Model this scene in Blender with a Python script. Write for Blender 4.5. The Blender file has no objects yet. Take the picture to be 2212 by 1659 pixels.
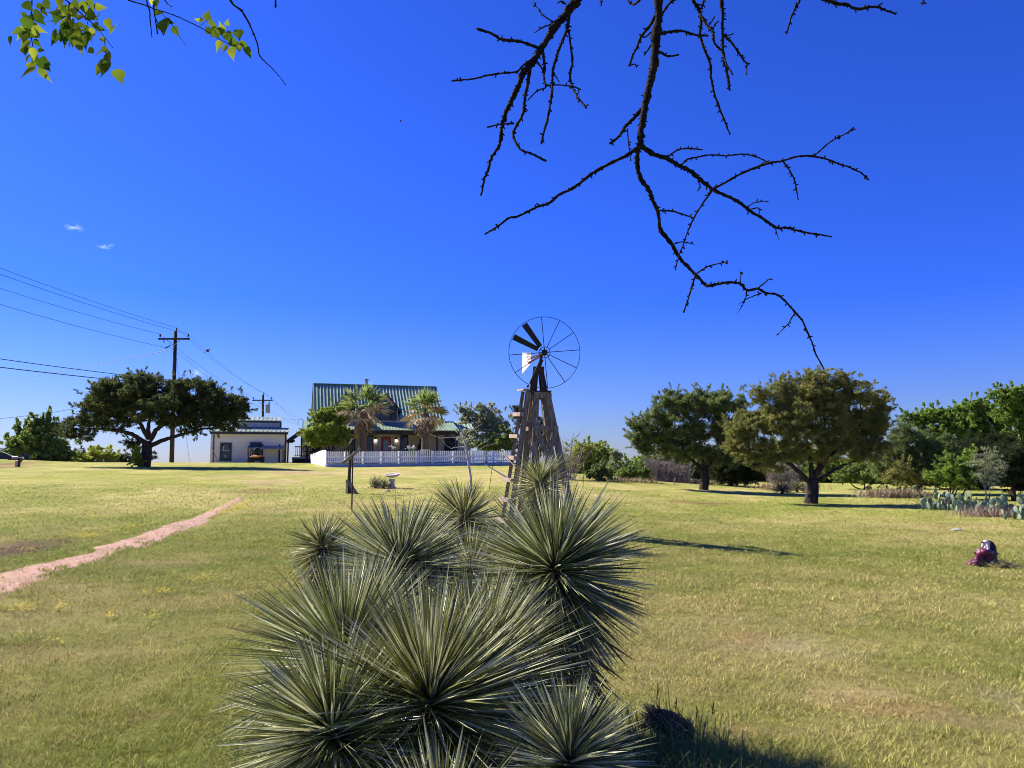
import bpy, math, numpy as np
from mathutils import Vector
RNG = np.random.default_rng(11)
sc = bpy.context.scene
COL = sc.collection
rad = math.radians
def A3(*v): return np.array(v, float)
def nrm(v):
    v = np.asarray(v, float)
    return v / np.maximum(np.linalg.norm(v, axis=-1, keepdims=True), 1e-9)
def sstep(a, b, x):
    t = np.clip((np.asarray(x, float) - a) / (b - a), 0, 1)
    return t * t * (3 - 2 * t)
# ---------------------------------------------------------------- camera model
FPX, CX, CY = 1661.0, 1106.0, 829.5
CAMZ = 1.6
PITCH = math.atan((1000 - CY) / FPX)
cp, sp = math.cos(PITCH), math.sin(PITCH)
def P(px, row, Y):
    """world point seen at photo pixel (2212 wide) at world depth Y"""
    a = (px - CX) / FPX
    b = (CY - row) / FPX
    dy = cp - b * sp
    dz = sp + b * cp
    t = Y / dy
    return A3(a * t, Y, CAMZ + dz * t)
def vnoise(x, y, seed=0):
    x = np.asarray(x, float); y = np.asarray(y, float)
    xi = np.floor(x).astype(np.int64); yi = np.floor(y).astype(np.int64)
    xf = x - xi; yf = y - yi
    u = xf * xf * (3 - 2 * xf); v = yf * yf * (3 - 2 * yf)
    def h(i, j):
        n = (i * 374761393 + j * 668265263 + seed * 974634777) & 0x7fffffff
        n = ((n ^ (n >> 13)) * 1274126177) & 0x7fffffff
        return ((n ^ (n >> 16)) & 0xffff) / 65535.0
    return (h(xi, yi) * (1 - u) + h(xi + 1, yi) * u) * (1 - v) + (h(xi, yi + 1) * (1 - u) + h(xi + 1, yi + 1) * u) * v
def fbm(x, y, seed=0, o=4):
    s = 0; a = .5; f = 1; tot = 0
    for k in range(o):
        s = s + a * vnoise(x * f, y * f, seed + k); tot += a; a *= .55; f *= 2.03
    return s / tot
def gz(X, Y):
    """height of the ground"""
    X = np.asarray(X, float); Y = np.asarray(Y, float)
    a = X / np.maximum(Y, 4.0)
    slope = .031 + .005 * sstep(-.2, -.36, a)
    slope = slope + (.012 - slope) * sstep(.03, .34, a)
    q = (Y - 8) / 3.0
    lin = slope * 3.0 * np.logaddexp(0, np.clip(q, -40, 400))
    hm = 1.64
    k = 14.0
    h = hm - np.logaddexp(0, np.clip((hm - lin) * k, -500, 500)) / k
    y0 = 66 + 30 * sstep(-.30, -.22, a)
    h = h - 4.5 * sstep(y0, y0 + 60, Y) - 3.0 * sstep(150, 500, Y)
    h = h + .28 * np.exp(-((X + 36) / 4.5) ** 2 - ((Y - 53) / 3.5) ** 2)
    h = h + (vnoise(X * .35, Y * .35, 5) - .5) * .05 * sstep(60, 30, np.abs(Y))
    return h
def gpt(px, Y, dz=0.0):
    """ground point at depth Y seen in photo column px"""
    z = 1.0
    for _ in range(6):
        X = (px - CX) / FPX * (Y * cp + (z - CAMZ) * sp)
        z = float(gz(X, Y))
    return A3(X, Y, z + dz)
def hit(px, row):
    """ground point seen at pixel"""
    a = (px - CX) / FPX; b = (CY - row) / FPX; dy = cp - b * sp; dz = sp + b * cp
    Y = np.geomspace(1.5, 120, 900); X = a * Y / dy; Z = CAMZ + dz * Y / dy
    k = np.nonzero(Z <= gz(X, Y))[0]; k = k[0] if len(k) else -1
    return A3(X[k], Y[k], float(gz(X[k], Y[k])))
# ---------------------------------------------------------------- materials
def newmat(name):
    m = bpy.data.materials.new(name); m.use_nodes = True
    nt = m.node_tree
    b = nt.nodes['Principled BSDF']
    return m, nt, b
def lk(nt, a, b): nt.links.new(a, b)
def mat(name, c, rough=.7, metal=0, var=.25, scale=8.0, bump=0.0, bscale=None, stretch=(1, 1, 1), c2=None, spec=.4, attr=False, trans=0.0, emit=0.0):
    m, nt, b = newmat(name)
    N = nt.nodes
    tc = N.new('ShaderNodeTexCoord')
    mp = N.new('ShaderNodeMapping'); mp.inputs['Scale'].default_value = stretch
    lk(nt, tc.outputs['Object'], mp.inputs['Vector'])
    nz = N.new('ShaderNodeTexNoise'); nz.inputs['Scale'].default_value = scale; nz.inputs['Detail'].default_value = 5
    lk(nt, mp.outputs['Vector'], nz.inputs['Vector'])
    if c2 is None:
        c2 = tuple(max(0, x * (1 - var)) for x in c); c1 = tuple(min(1, x * (1 + var)) for x in c)
    else: c1 = c
    mx = N.new('ShaderNodeMix'); mx.data_type = 'RGBA'
    rp = N.new('ShaderNodeMapRange'); rp.inputs[1].default_value = .33; rp.inputs[2].default_value = .67
    lk(nt, nz.outputs['Fac'], rp.inputs[0]); lk(nt, rp.outputs[0], mx.inputs[0])
    mx.inputs[6].default_value = (*c2, 1); mx.inputs[7].default_value = (*c1, 1)
    out = mx.outputs[2]
    if attr:
        at = N.new('ShaderNodeAttribute'); at.attribute_name = 'Col'
        ml = N.new('ShaderNodeMix'); ml.data_type = 'RGBA'; ml.blend_type = 'MULTIPLY'; ml.inputs[0].default_value = 1
        lk(nt, at.outputs['Color'], ml.inputs[6]); lk(nt, out, ml.inputs[7]); out = ml.outputs[2]
    lk(nt, out, b.inputs['Base Color'])
    b.inputs['Roughness'].default_value = rough; b.inputs['Metallic'].default_value = metal
    b.inputs['Specular IOR Level'].default_value = spec
    if emit:
        b.inputs['Emission Color'].default_value = (*c, 1); b.inputs['Emission Strength'].default_value = emit
    if bump:
        n2 = N.new('ShaderNodeTexNoise'); n2.inputs['Scale'].default_value = bscale or scale * 3; n2.inputs['Detail'].default_value = 6
        lk(nt, mp.outputs['Vector'], n2.inputs['Vector'])
        bp = N.new('ShaderNodeBump'); bp.inputs['Strength'].default_value = bump; bp.inputs['Distance'].default_value = .02
        lk(nt, n2.outputs['Fac'], bp.inputs['Height']); lk(nt, bp.outputs['Normal'], b.inputs['Normal'])
    if trans:
        tr = N.new('ShaderNodeBsdfTranslucent'); lk(nt, out, tr.inputs['Color'])
        ms = N.new('ShaderNodeMixShader'); ms.inputs[0].default_value = trans
        lk(nt, b.outputs[0], ms.inputs[1]); lk(nt, tr.outputs[0], ms.inputs[2])
        lk(nt, ms.outputs[0], N['Material Output'].inputs['Surface'])
    return m
ONE = (1, 1, 1)
M = dict(
    foliage=mat('foliage', ONE, .75, var=.12, scale=3, attr=True, trans=.45, spec=.1),
    leafthin=mat('thin_leaf', ONE, .85, var=.12, scale=3, attr=True, trans=.55, spec=.02),
    yucca=mat('yucca_leaf', ONE, .42, var=.1, scale=9, attr=True, trans=.15, spec=.45),
    blade=mat('grass_blade', ONE, .7, var=.1, scale=2, attr=True, trans=.28, spec=.2),
    deadleaf=mat('dead_leaf', ONE, .8, var=.2, scale=9, attr=True, trans=.1, spec=.2),
    bark=mat('bark', (.05, .038, .032), .95, scale=14, var=.5, bump=.8, bscale=40, stretch=(1, 1, .25), spec=.1),
    darkbark=mat('dark_bark', (.022, .018, .015), .95, scale=30, var=.5, bump=.8, bscale=90, spec=.1),
    greytwig=mat('grey_twig', (.26, .22, .2), .9, scale=10, var=.3, spec=.1),
    whitebark=mat('white_bark', (.5, .47, .43), .85, scale=10, var=.2, spec=.1),
    wood=mat('weathered_wood', (.21, .175, .135), .9, scale=10, var=.45, bump=.5, bscale=30, stretch=(3, 3, .4), spec=.1),
    woodend=mat('sawn_wood_end', (.36, .27, .22), .9, scale=14, var=.3, spec=.1),
    darkwood=mat('dark_wood', (.06, .045, .038), .9, scale=12, var=.4, bump=.4, stretch=(2, 2, .5), spec=.1),
    redwood=mat('red_stained_wood', (.09, .035, .03), .8, scale=12, var=.3, spec=.2),
    palewood=mat('pale_wood', (.5, .36, .16), .8, scale=12, var=.2, spec=.2),
    polewood=mat('pole_wood', (.05, .036, .03), .9, scale=10, var=.4, stretch=(2, 2, .3), spec=.1),
    blackmetal=mat('black_metal', (.012, .013, .016), .5, metal=.3, var=.3, spec=.4),
    rust=mat('rusty_metal', (.05, .025, .018), .8, metal=.2, scale=20, var=.5),
    wire=mat('wire', (.02, .02, .022), .7, var=.1),
    whitepaint=mat('white_paint', (.86, .86, .86), .6, scale=3, var=.06),
    agedpaint=mat('aged_white_paint', (.66, .65, .63), .65, scale=2.5, var=.1),
    vanepaint=mat('faded_white_paint', (.72, .72, .7), .6, scale=6, var=.1),
    redpaint=mat('faded_red_paint', (.42, .13, .1), .7, scale=30, var=.4),
    stucco=mat('tan_stucco', (.64, .50, .36), .9, scale=4, var=.08, bump=.2, bscale=60, spec=.1),
    navy=mat('dark_blue_trim', (.022, .03, .06), .6, scale=5, var=.2),
    teal=mat('dark_teal_trim', (.02, .06, .075), .6, scale=5, var=.2),
    greenroof=mat('green_metal_roof', (.22, .34, .19), .6, metal=.0, scale=1.5, var=.14, spec=.5),
    sunlitrib=mat('sunlit_roof_rib', (.52, .58, .53), .5, scale=1.5, var=.1, spec=.6),  # paler than the roof: sun catching the ribs is painted into their colour
    porchroof=mat('porch_green_roof', (.22, .31, .20), .6, scale=1.5, var=.12, spec=.4),
    paleroof=mat('pale_green_roof', (.3, .36, .31), .55, scale=2, var=.12),
    glass=mat('window_glass', (.014, .018, .03), .08, var=.2, spec=.6),
    bluepane=mat('frosted_pane', (.27, .33, .40), .25, scale=2, var=.1, spec=.5),
    reddoor=mat('red_door', (.5, .055, .06), .5, scale=4, var=.1),
    lampglass=mat('lamp_glass', (1, .95, .85), .3, var=.02, emit=2.5),
    curtain=mat('curtain', (.5, .5, .52), .9, var=.15),
    concrete=mat('concrete', (.46, .42, .37), .9, scale=9, var=.16, bump=.4, bscale=60, spec=.1),
    slab=mat('painted_slab', (.42, .46, .5), .85, scale=4, var=.15, bump=.2),
    logbark=mat('shaggy_log', (.16, .09, .04), .95, scale=16, var=.5, bump=.8, spec=.05),
    orange=mat('orange_paint', (.45, .16, .03), .5, scale=6, var=.1, spec=.5),
    rubber=mat('black_rubber', (.012, .012, .013), .8, var=.2),
    grey=mat('grey_metal', (.28, .29, .31), .55, metal=.3, var=.15),
    jacket=mat('maroon_fabric', (.10, .010, .04), .40, scale=14, var=.3, bump=.4, bscale=22, spec=.45),
    jacketdark=mat('dark_maroon_lining', (.035, .008, .018), .7, scale=14, var=.3),
    pvc=mat('white_pipe', (.72, .70, .66), .5, scale=10, var=.08),
    cactus=mat('cactus_pad', ONE, .65, scale=16, var=.15, attr=True, spec=.3),
    rock=mat('pale_rock', (.5, .46, .42), .9, scale=12, var=.2, bump=.5),
    hut=mat('dark_siding', (.035, .04, .07), .8, var=.2),
    flower=mat('yellow_petal', (.78, .62, .02), .6, var=.1, trans=.2),
    palmtrunk=mat('palm_trunk', (.17, .12, .085), .95, scale=6, var=.4, bump=.9, bscale=14, stretch=(1, 1, 4), spec=.1),
    birdfeather=mat('dark_feather', (.02, .02, .025), .7, var=.2),
)
# lapped siding: bump wave along z
def siding():
    m, nt, b = newmat('white_lap_siding'); N = nt.nodes
    tc = N.new('ShaderNodeTexCoord'); sx = N.new('ShaderNodeSeparateXYZ'); lk(nt, tc.outputs['Object'], sx.inputs[0])
    mo = N.new('ShaderNodeMath'); mo.operation = 'MULTIPLY'; mo.inputs[1].default_value = 1 / .16; lk(nt, sx.outputs[2], mo.inputs[0])
    fr = N.new('ShaderNodeMath'); fr.operation = 'FRACT'; lk(nt, mo.outputs[0], fr.inputs[0])
    nz = N.new("ShaderNodeTexNoise"); nz.inputs["Scale"].default_value = 1.2; nz.inputs['Detail'].default_value = 6; lk(nt, tc.outputs['Object'], nz.inputs['Vector'])
    mx = N.new('ShaderNodeMix'); mx.data_type = 'RGBA'; lk(nt, nz.outputs['Fac'], mx.inputs[0])
    mx.inputs[6].default_value = (.80, .71, .60, 1); mx.inputs[7].default_value = (.88, .79, .68, 1)
    gp = N.new('ShaderNodeMath'); gp.operation = 'GREATER_THAN'; gp.inputs[1].default_value = .9; lk(nt, fr.outputs[0], gp.inputs[0])
    m2 = N.new('ShaderNodeMix'); m2.data_type = 'RGBA'; lk(nt, gp.outputs[0], m2.inputs[0]); lk(nt, mx.outputs[2], m2.inputs[6]); m2.inputs[7].default_value = (.52, .49, .49, 1)
    lk(nt, m2.outputs[2], b.inputs['Base Color']); b.inputs['Roughness'].default_value = .7
    return m
M['siding'] = siding()
def ground_mat():
    m, nt, b = newmat('lawn_ground'); N = nt.nodes
    at = N.new('ShaderNodeAttribute'); at.attribute_name = 'Col'
    tc = N.new('ShaderNodeTexCoord')
    n1 = N.new('ShaderNodeTexNoise'); n1.inputs['Scale'].default_value = 9; n1.inputs['Detail'].default_value = 9; n1.inputs['Roughness'].default_value = .75
    n2 = N.new('ShaderNodeTexNoise'); n2.inputs['Scale'].default_value = 1.1; n2.inputs['Detail'].default_value = 5
    lk(nt, tc.outputs['Object'], n1.inputs['Vector']); lk(nt, tc.outputs['Object'], n2.inputs['Vector'])
    r1 = N.new('ShaderNodeMapRange'); r1.inputs[1].default_value = .3; r1.inputs[2].default_value = .7; r1.inputs[3].default_value = .62; r1.inputs[4].default_value = 1.3; lk(nt, n1.outputs['Fac'], r1.inputs[0])
    r2 = N.new('ShaderNodeMapRange'); r2.inputs[1].default_value = .3; r2.inputs[2].default_value = .7; r2.inputs[3].default_value = .82; r2.inputs[4].default_value = 1.16; lk(nt, n2.outputs['Fac'], r2.inputs[0])
    mu = N.new('ShaderNodeMath'); mu.operation = 'MULTIPLY'; lk(nt, r1.outputs[0], mu.inputs[0]); lk(nt, r2.outputs[0], mu.inputs[1])
    vm = N.new('ShaderNodeVectorMath'); vm.operation = 'SCALE'; lk(nt, at.outputs['Color'], vm.inputs[0]); lk(nt, mu.outputs[0], vm.inputs['Scale'])
    lk(nt, vm.outputs[0], b.inputs['Base Color']); b.inputs['Roughness'].default_value = .95; b.inputs['Specular IOR Level'].default_value = .05
    bp = N.new('ShaderNodeBump'); bp.inputs['Strength'].default_value = .9; bp.inputs['Distance'].default_value = .05; lk(nt, n1.outputs['Fac'], bp.inputs['Height']); lk(nt, bp.outputs['Normal'], b.inputs['Normal'])
    return m
M['ground'] = ground_mat()
def path_mat():
    m = mat('pink_gravel', (.52, .34, .27), .95, scale=13, c2=(.36, .215, .15), bump=.6, bscale=60, spec=.05)
    nt = m.node_tree; N = nt.nodes; b = N['Principled BSDF']; src = b.inputs['Base Color'].links[0].from_socket
    tc = N.new('ShaderNodeTexCoord'); n2 = N.new('ShaderNodeTexNoise'); n2.inputs['Scale'].default_value = 1.6; n2.inputs['Detail'].default_value = 7; n2.inputs['Roughness'].default_value = .7; lk(nt, tc.outputs['Object'], n2.inputs['Vector'])
    r = N.new('ShaderNodeMapRange'); r.inputs[1].default_value = .48; r.inputs[2].default_value = .66; r.inputs[4].default_value = .75; lk(nt, n2.outputs['Fac'], r.inputs[0])
    mx = N.new('ShaderNodeMix'); mx.data_type = 'RGBA'; lk(nt, r.outputs[0], mx.inputs[0]); lk(nt, src, mx.inputs[6]); mx.inputs[7].default_value = (.22, .165, .09, 1); lk(nt, mx.outputs[2], b.inputs['Base Color'])
    return m
M['path'] = path_mat()
# ---------------------------------------------------------------- mesh builder
WL = {}
class MB:
    def __init__(s): s.v = []; s.f = []; s.c = []; s.n = 0
    def add(s, v, faces, col=(1, 1, 1)):
        v = np.asarray(v, float).reshape(-1, 3)
        for f in faces: s.f.append(np.asarray(f, np.int64) + s.n)
        s.v.append(v); s.n += len(v)
        c = np.asarray(col, float)
        s.c.append(np.broadcast_to(c, (len(v), 3)) if c.ndim == 1 else c)
        return s
    def box(s, o, X, Y, Z, col=(1, 1, 1)):
        """corner o and three edge vectors"""
        o, X, Y, Z = (np.asarray(q, float) for q in (o, X, Y, Z))
        v = [o, o + X, o + X + Y, o + Y, o + Z, o + X + Z, o + X + Y + Z, o + Y + Z]
        q = np.array([[0, 3, 2, 1], [4, 5, 6, 7], [0, 1, 5, 4], [1, 2, 6, 5], [2, 3, 7, 6], [3, 0, 4, 7]])
        if np.dot(np.cross(X, Y), Z) < 0: q = q[:, ::-1]
        return s.add(v, [q], col)
    def abox(s, c, sx, sy, sz, col=(1, 1, 1)):
        c = np.asarray(c, float)
        return s.box(c - A3(sx, sy, sz) / 2, A3(sx, 0, 0), A3(0, sy, 0), A3(0, 0, sz), col)
    def beam(s, a, b, w, h, up=(0, 0, 1), col=(1, 1, 1)):
        a = np.asarray(a, float); b = np.asarray(b, float)
        d = nrm(b - a); u = np.asarray(up, float)
        side = np.cross(d, u)
        if np.linalg.norm(side) < 1e-4: side = np.cross(d, A3(1, 0, 0))
        side = nrm(side); u = np.cross(side, d)
        return s.box(a - side * w / 2 - u * h / 2, b - a, side * w, u * h, col)
    def tube(s, pts, r, n=6, col=(1, 1, 1), cap=True):
        pts = np.asarray(pts, float); k = len(pts)
        r = np.broadcast_to(np.asarray(r, float), (k,)) if np.ndim(r) < 1 or len(np.atleast_1d(r)) == k else np.interp(np.linspace(0, 1, k), np.linspace(0, 1, len(r)), r)
        t = np.zeros_like(pts); t[1:-1] = pts[2:] - pts[:-2]; t[0] = pts[1] - pts[0]; t[-1] = pts[-1] - pts[-2]; t = nrm(t)
        ref = A3(0, 0, 1) if abs(t[0][2]) < .9 else A3(1, 0, 0)
        u = nrm(np.cross(t[0], ref)); us = []
        for i in range(k):
            u = u - t[i] * np.dot(u, t[i]); u = nrm(u); us.append(u)
        us = np.array(us); ws = np.cross(t, us)
        an = np.linspace(0, 2 * np.pi, n, endpoint=False)
        v = pts[:, None] + r[:, None, None] * (np.cos(an)[None, :, None] * us[:, None] + np.sin(an)[None, :, None] * ws[:, None])
        v = v.reshape(-1, 3)
        i = np.arange(k - 1)[:, None] * n; j = np.arange(n)[None]; j2 = (j + 1) % n
        q = np.stack([i + j, i + j2, i + n + j2, i + n + j], -1).reshape(-1, 4)
        fs = [q]
        if cap:
            v = np.vstack([v, pts[0], pts[-1]])
            jj = np.arange(n); j2 = (jj + 1) % n
            fs.append(np.stack([j2, jj, np.full(n, k * n)], -1)); b = (k - 1) * n
            fs.append(np.stack([b + jj, b + j2, np.full(n, k * n + 1)], -1))
        return s.add(v, fs, col)
    def lathe(s, c, prof, n=24, col=(1, 1, 1)):
        """prof list of (radius, z); axis z"""
        c = np.asarray(c, float); an = np.linspace(0, 2 * np.pi, n, endpoint=False); k = len(prof)
        v = np.array([[c[0] + r * math.cos(a), c[1] + r * math.sin(a), c[2] + z] for r, z in prof for a in an])
        i = np.arange(k - 1)[:, None] * n; j = np.arange(n)[None]; j2 = (j + 1) % n
        q = np.stack([i + j, i + j2, i + n + j2, i + n + j], -1).reshape(-1, 4)
        return s.add(v, [q], col)
    def blob(s, c, r, n=12, m=8, jit=0.0, col=(1, 1, 1), R=None):
        th = np.linspace(0, np.pi, m); ph = np.linspace(0, 2 * np.pi, n, endpoint=False)
        v = np.array([[math.sin(t) * math.cos(p), math.sin(t) * math.sin(p), math.cos(t)] for t in th for p in ph])
        v = v * (1 + jit * (RNG.random((len(v), 1)) - .5)) * np.asarray(r, float)
        if R is not None: v = v @ R.T
        i = np.arange(m - 1)[:, None] * n; j = np.arange(n)[None]; j2 = (j + 1) % n
        q = np.stack([i + j, i + n + j, i + n + j2, i + j2], -1).reshape(-1, 4)
        return s.add(v + np.asarray(c, float), [q], col)
    def poly(s, pts, th, col=(1, 1, 1)):
        """flat polygon with thickness vector th"""
        pts = np.asarray(pts, float); n = len(pts); th = np.asarray(th, float)
        i = np.arange(n); j = (i + 1) % n
        return s.add(np.vstack([pts, pts + th]), [np.arange(n)[None, ::-1], (np.arange(n) + n)[None], np.stack([i, j, j + n, i + n], -1)], col)
    def build(s, name, m, parent=None, loc=None, smooth=False, col=False):
        v = np.vstack(s.v); org = WL[parent.name] if parent is not None else (np.asarray(loc, float) if loc is not None else A3(0, 0, 0))
        me = bpy.data.meshes.new(name)
        v = v - org
        me.vertices.add(len(v)); me.vertices.foreach_set('co', v.astype(np.float32).ravel())
        tot = np.concatenate([np.full(len(f), f.shape[1]) for f in s.f]); idx = np.concatenate([f.ravel() for f in s.f])
        me.loops.add(len(idx)); me.loops.foreach_set('vertex_index', idx.astype(np.int32))
        me.polygons.add(len(tot)); st = np.concatenate([[0], np.cumsum(tot)[:-1]])
        me.polygons.foreach_set('loop_start', st.astype(np.int32))
        me.polygons.foreach_set('use_smooth', np.full(len(tot), smooth))
        me.update(calc_edges=True)
        if col:
            c = np.vstack(s.c); c4 = np.ones((len(c), 4), np.float32); c4[:, :3] = c
            at = me.color_attributes.new('Col', 'FLOAT_COLOR', 'POINT'); at.data.foreach_set('color', c4.ravel())
        me.validate(); me.materials.append(m)
        o = bpy.data.objects.new(name, me); COL.objects.link(o)
        if parent is not None: o.parent = parent
        else: o.location = org
        WL[o.name] = org
        return o
def thing(name, label, cat, loc, group=None):
    o = bpy.data.objects.new(name, None); COL.objects.link(o); o.location = loc; o.empty_display_size = .2
    o['label'] = label; o['category'] = cat
    if group: o['group'] = group
    WL[o.name] = np.asarray(loc, float)
    return o
def tag(o, label, cat, group=None, kind=None):
    o['label'] = label; o['category'] = cat
    if group: o['group'] = group
    if kind: o['kind'] = kind
    return o
def structure(o, label, cat):
    return tag(o, label, cat, None, 'structure')
def curve_pts(pts, n=6, jit=0.0, rng=RNG):
    """smooth resample of a polyline (Catmull-Rom), optional jitter"""
    pts = np.asarray(pts, float)
    if len(pts) < 3: ext = np.vstack([2 * pts[0] - pts[1], pts, 2 * pts[-1] - pts[-2]])
    else: ext = np.vstack([2 * pts[0] - pts[1], pts, 2 * pts[-1] - pts[-2]])
    out = []
    for i in range(1, len(ext) - 2):
        p0, p1, p2, p3 = ext[i - 1:i + 3]
        for t in np.linspace(0, 1, n, endpoint=False):
            out.append(.5 * (2 * p1 + (p2 - p0) * t + (2 * p0 - 5 * p1 + 4 * p2 - p3) * t * t + (3 * p1 - p0 - 3 * p2 + p3) * t ** 3))
    out.append(ext[-2]); out = np.array(out)
    if jit: out[1:-1] += rng.normal(0, jit, (len(out) - 2, 3))
    return out
def add_leaves(mb, base, d, L, W, col, fold=.0, rng=RNG):
    """many diamond leaves: base points, direction, length, width, colours (arrays)"""
    n = len(base)
    s = nrm(np.cross(d, rng.normal(size=(n, 3)))); up = np.cross(s, d)
    L = np.broadcast_to(L, (n,))[:, None]; W = np.broadcast_to(W, (n,))[:, None]
    mid = base + d * L * .45
    v = np.stack([base, mid + s * W / 2 + up * W * fold, base + d * L, mid - s * W / 2 + up * W * fold], 1).reshape(-1, 3)
    q = np.arange(n * 4).reshape(n, 4)
    mb.add(v, [q], np.repeat(np.broadcast_to(col, (n, 3)), 4, 0))
EXPO = 1.06
# ---------------------------------------------------------------- lawn, path, soil
# path edges (photo pixels) intersected with the ground
PROWS = [(-420, 1350, 1530), (-200, 1288, 1400), (0, 1230, 1290), (71, 1221, 1249), (143, 1206, 1230), (216, 1188, 1209), (250, 1168, 1201), (308, 1150, 1183), (365, 1131, 1161), (398, 1122, 1146), (431, 1112, 1132), (464, 1097, 1116), (500, 1083, 1091), (520, 1074, 1078)]
upw0 = np.array([hit(p, a) for p, a, b in PROWS]); low0 = np.array([hit(p, b) for p, a, b in PROWS])
def resample(p, n):
    p = np.array(p); s = np.concatenate([[0], np.cumsum(np.linalg.norm(np.diff(p[:, :2], axis=0), axis=1))]); t = np.linspace(0, s[-1], n)
    return np.stack([np.interp(t, s, p[:, k]) for k in range(p.shape[1])], 1)
_both = resample(np.hstack([(upw0 + low0) / 2, upw0, low0]), 160)
upw, low = _both[:, 3:6], _both[:, 6:9]
PATHC = (upw + low) / 2
_t = np.gradient(PATHC[:, :2], axis=0); _t /= np.linalg.norm(_t, axis=1)[:, None]
_d = upw[:, :2] - low[:, :2]; PATHW = np.maximum(np.abs(_d[:, 0] * _t[:, 1] - _d[:, 1] * _t[:, 0]) / 2, .12)
def path_dist(X, Y):
    """signed: <1 inside path"""
    X = np.asarray(X); Y = np.asarray(Y); best = np.full(X.shape, 1e9)
    for c, w in zip(PATHC[::2], PATHW[::2]):
        best = np.minimum(best, np.hypot(X - c[0], Y - c[1]) / max(w, .12))
    return best
PATCHES = []   # x,y,rx,ry,colour,strength
def patch(px, row, wpx, hpx, col, s):
    a = hit(px, row); b = hit(px + wpx, row); c = hit(px, row - hpx); d = hit(px, row + hpx)
    PATCHES.append((a[0], a[1], abs(b[0] - a[0]), abs(c[1] - d[1]) / 2, np.array(col), s))
SOIL = (.24, .12, .075); STRAW = (.44, .32, .17); PALE = (.44, .37, .22); DSOIL = (.10, .06, .045); OR = (.42, .25, .12)
for a in [(445, 1557, 70, 12, SOIL, .9), (340, 1552, 60, 10, SOIL, .6), (40, 1180, 85, 14, DSOIL, 1.0), (20, 1194, 60, 12, DSOIL, 1.0), (140, 1168, 40, 5, DSOIL, .7),
          (1620, 1385, 60, 15, OR, .5), (1700, 1400, 90, 16, PALE, .6), (1860, 1500, 120, 14, STRAW, .6), (1960, 1535, 130, 14, OR, .65), (2080, 1560, 120, 14, STRAW, .6),
          (1720, 1590, 120, 14, STRAW, .5), (2190, 1530, 40, 40, PALE, .6), (2150, 1500, 60, 14, PALE, .5), (1590, 1580, 50, 10, STRAW, .4), (1860, 1415, 120, 8, PALE, .4),
          (1480, 1085, 60, 3, SOIL, .8), (1560, 1090, 45, 2.5, SOIL, .7), (1660, 1068, 40, 2, STRAW, .7), (590, 1040, 70, 6, STRAW, .8), (640, 1022, 120, 5, STRAW, .8), (500, 1030, 80, 4, STRAW, .6), (560, 1060, 60, 6, SOIL, .5),
          (20, 1003, 45, 6, SOIL, .9), (0, 1010, 40, 4, SOIL, .8), (1000, 1330, 900, 25, PALE, .1), (300, 1420, 160, 20, STRAW, .3), (60, 1400, 70, 14, SOIL, .35), (170, 1600, 60, 8, SOIL, .4), (60, 1640, 60, 8, SOIL, .5),
          (120, 1270, 120, 8, STRAW, .5), (330, 1215, 120, 6, STRAW, .45), (850, 1020, 300, 6, STRAW, .35), (1650, 1250, 300, 10, STRAW, .2), (1250, 1070, 120, 4, STRAW, .3), (2050, 1135, 250, 5, STRAW, .35), (1900, 1062, 120, 3, PALE, .6)]:
    patch(*a)
def lawn_col(X, Y):
    X = np.asarray(X, float); Y = np.asarray(Y, float)
    n = fbm(X * .45, Y * .45, 3, 4); n2 = fbm(X * 1.9, Y * 1.9, 9, 3); n3 = fbm(X * .12 + 7, Y * .12, 21, 2)
    g = np.array([.225, .245, .050]); o = np.array([.30, .292, .078]); s = np.array([.40, .34, .125])
    t = np.clip((n - .5) * 1.7 + (n2 - .5) * 1.3 + (n3 - .5) * .7 + .50, 0, 1)[..., None]
    c = np.where(t < .5, g + (o - g) * t * 2, o + (s - o) * (t * 2 - 1))
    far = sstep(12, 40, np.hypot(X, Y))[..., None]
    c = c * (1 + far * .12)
    wob = fbm(X * 2.2, Y * 2.2, 33, 3) * 1.5
    bare = np.zeros(X.shape)
    for (x, y, rx, ry, pc, st) in PATCHES:
        d = np.hypot((X - x) / max(rx, .05), (Y - y) / max(ry, .05)) * (.25 + wob)
        w = (np.clip(1.25 - d, 0, 1) * st)[..., None]
        c = c * (1 - w) + pc * w
        if pc[0] - pc[1] > .03 and st > .55: bare = np.maximum(bare, w[..., 0])
    return c, bare
def build_ground():
    def axis(seg):
        return np.unique(np.concatenate([np.arange(a, b, s) for a, b, s in seg] + [np.array([seg[-1][1]])]))
    xs = axis([(-1600, -300, 260), (-300, -80, 20), (-80, -45, 3), (-45, -14, 1.0), (-14, 14, .3), (14, 45, 1.0), (45, 80, 3), (80, 300, 20), (300, 1600, 260)])
    ys = axis([(-400, -60, 60), (-60, -6, 4), (-6, 2, .8), (2, 20, .25), (20, 75, .8), (75, 160, 3), (160, 400, 20), (400, 3200, 400)])
    X, Y = np.meshgrid(xs, ys); Z = gz(X, Y)
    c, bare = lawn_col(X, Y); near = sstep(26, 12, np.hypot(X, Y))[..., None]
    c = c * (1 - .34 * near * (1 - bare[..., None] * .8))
    nx = len(xs); ny = len(ys)
    i = np.arange(ny - 1)[:, None] * nx; j = np.arange(nx - 1)[None]
    q = np.stack([i + j, i + j + 1, i + j + 1 + nx, i + j + nx], -1).reshape(-1, 4)
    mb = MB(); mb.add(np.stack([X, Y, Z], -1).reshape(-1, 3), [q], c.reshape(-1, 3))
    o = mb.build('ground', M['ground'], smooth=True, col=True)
    structure(o, 'sloping mown lawn of green and straw coloured grass', 'ground')
build_ground()
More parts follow.
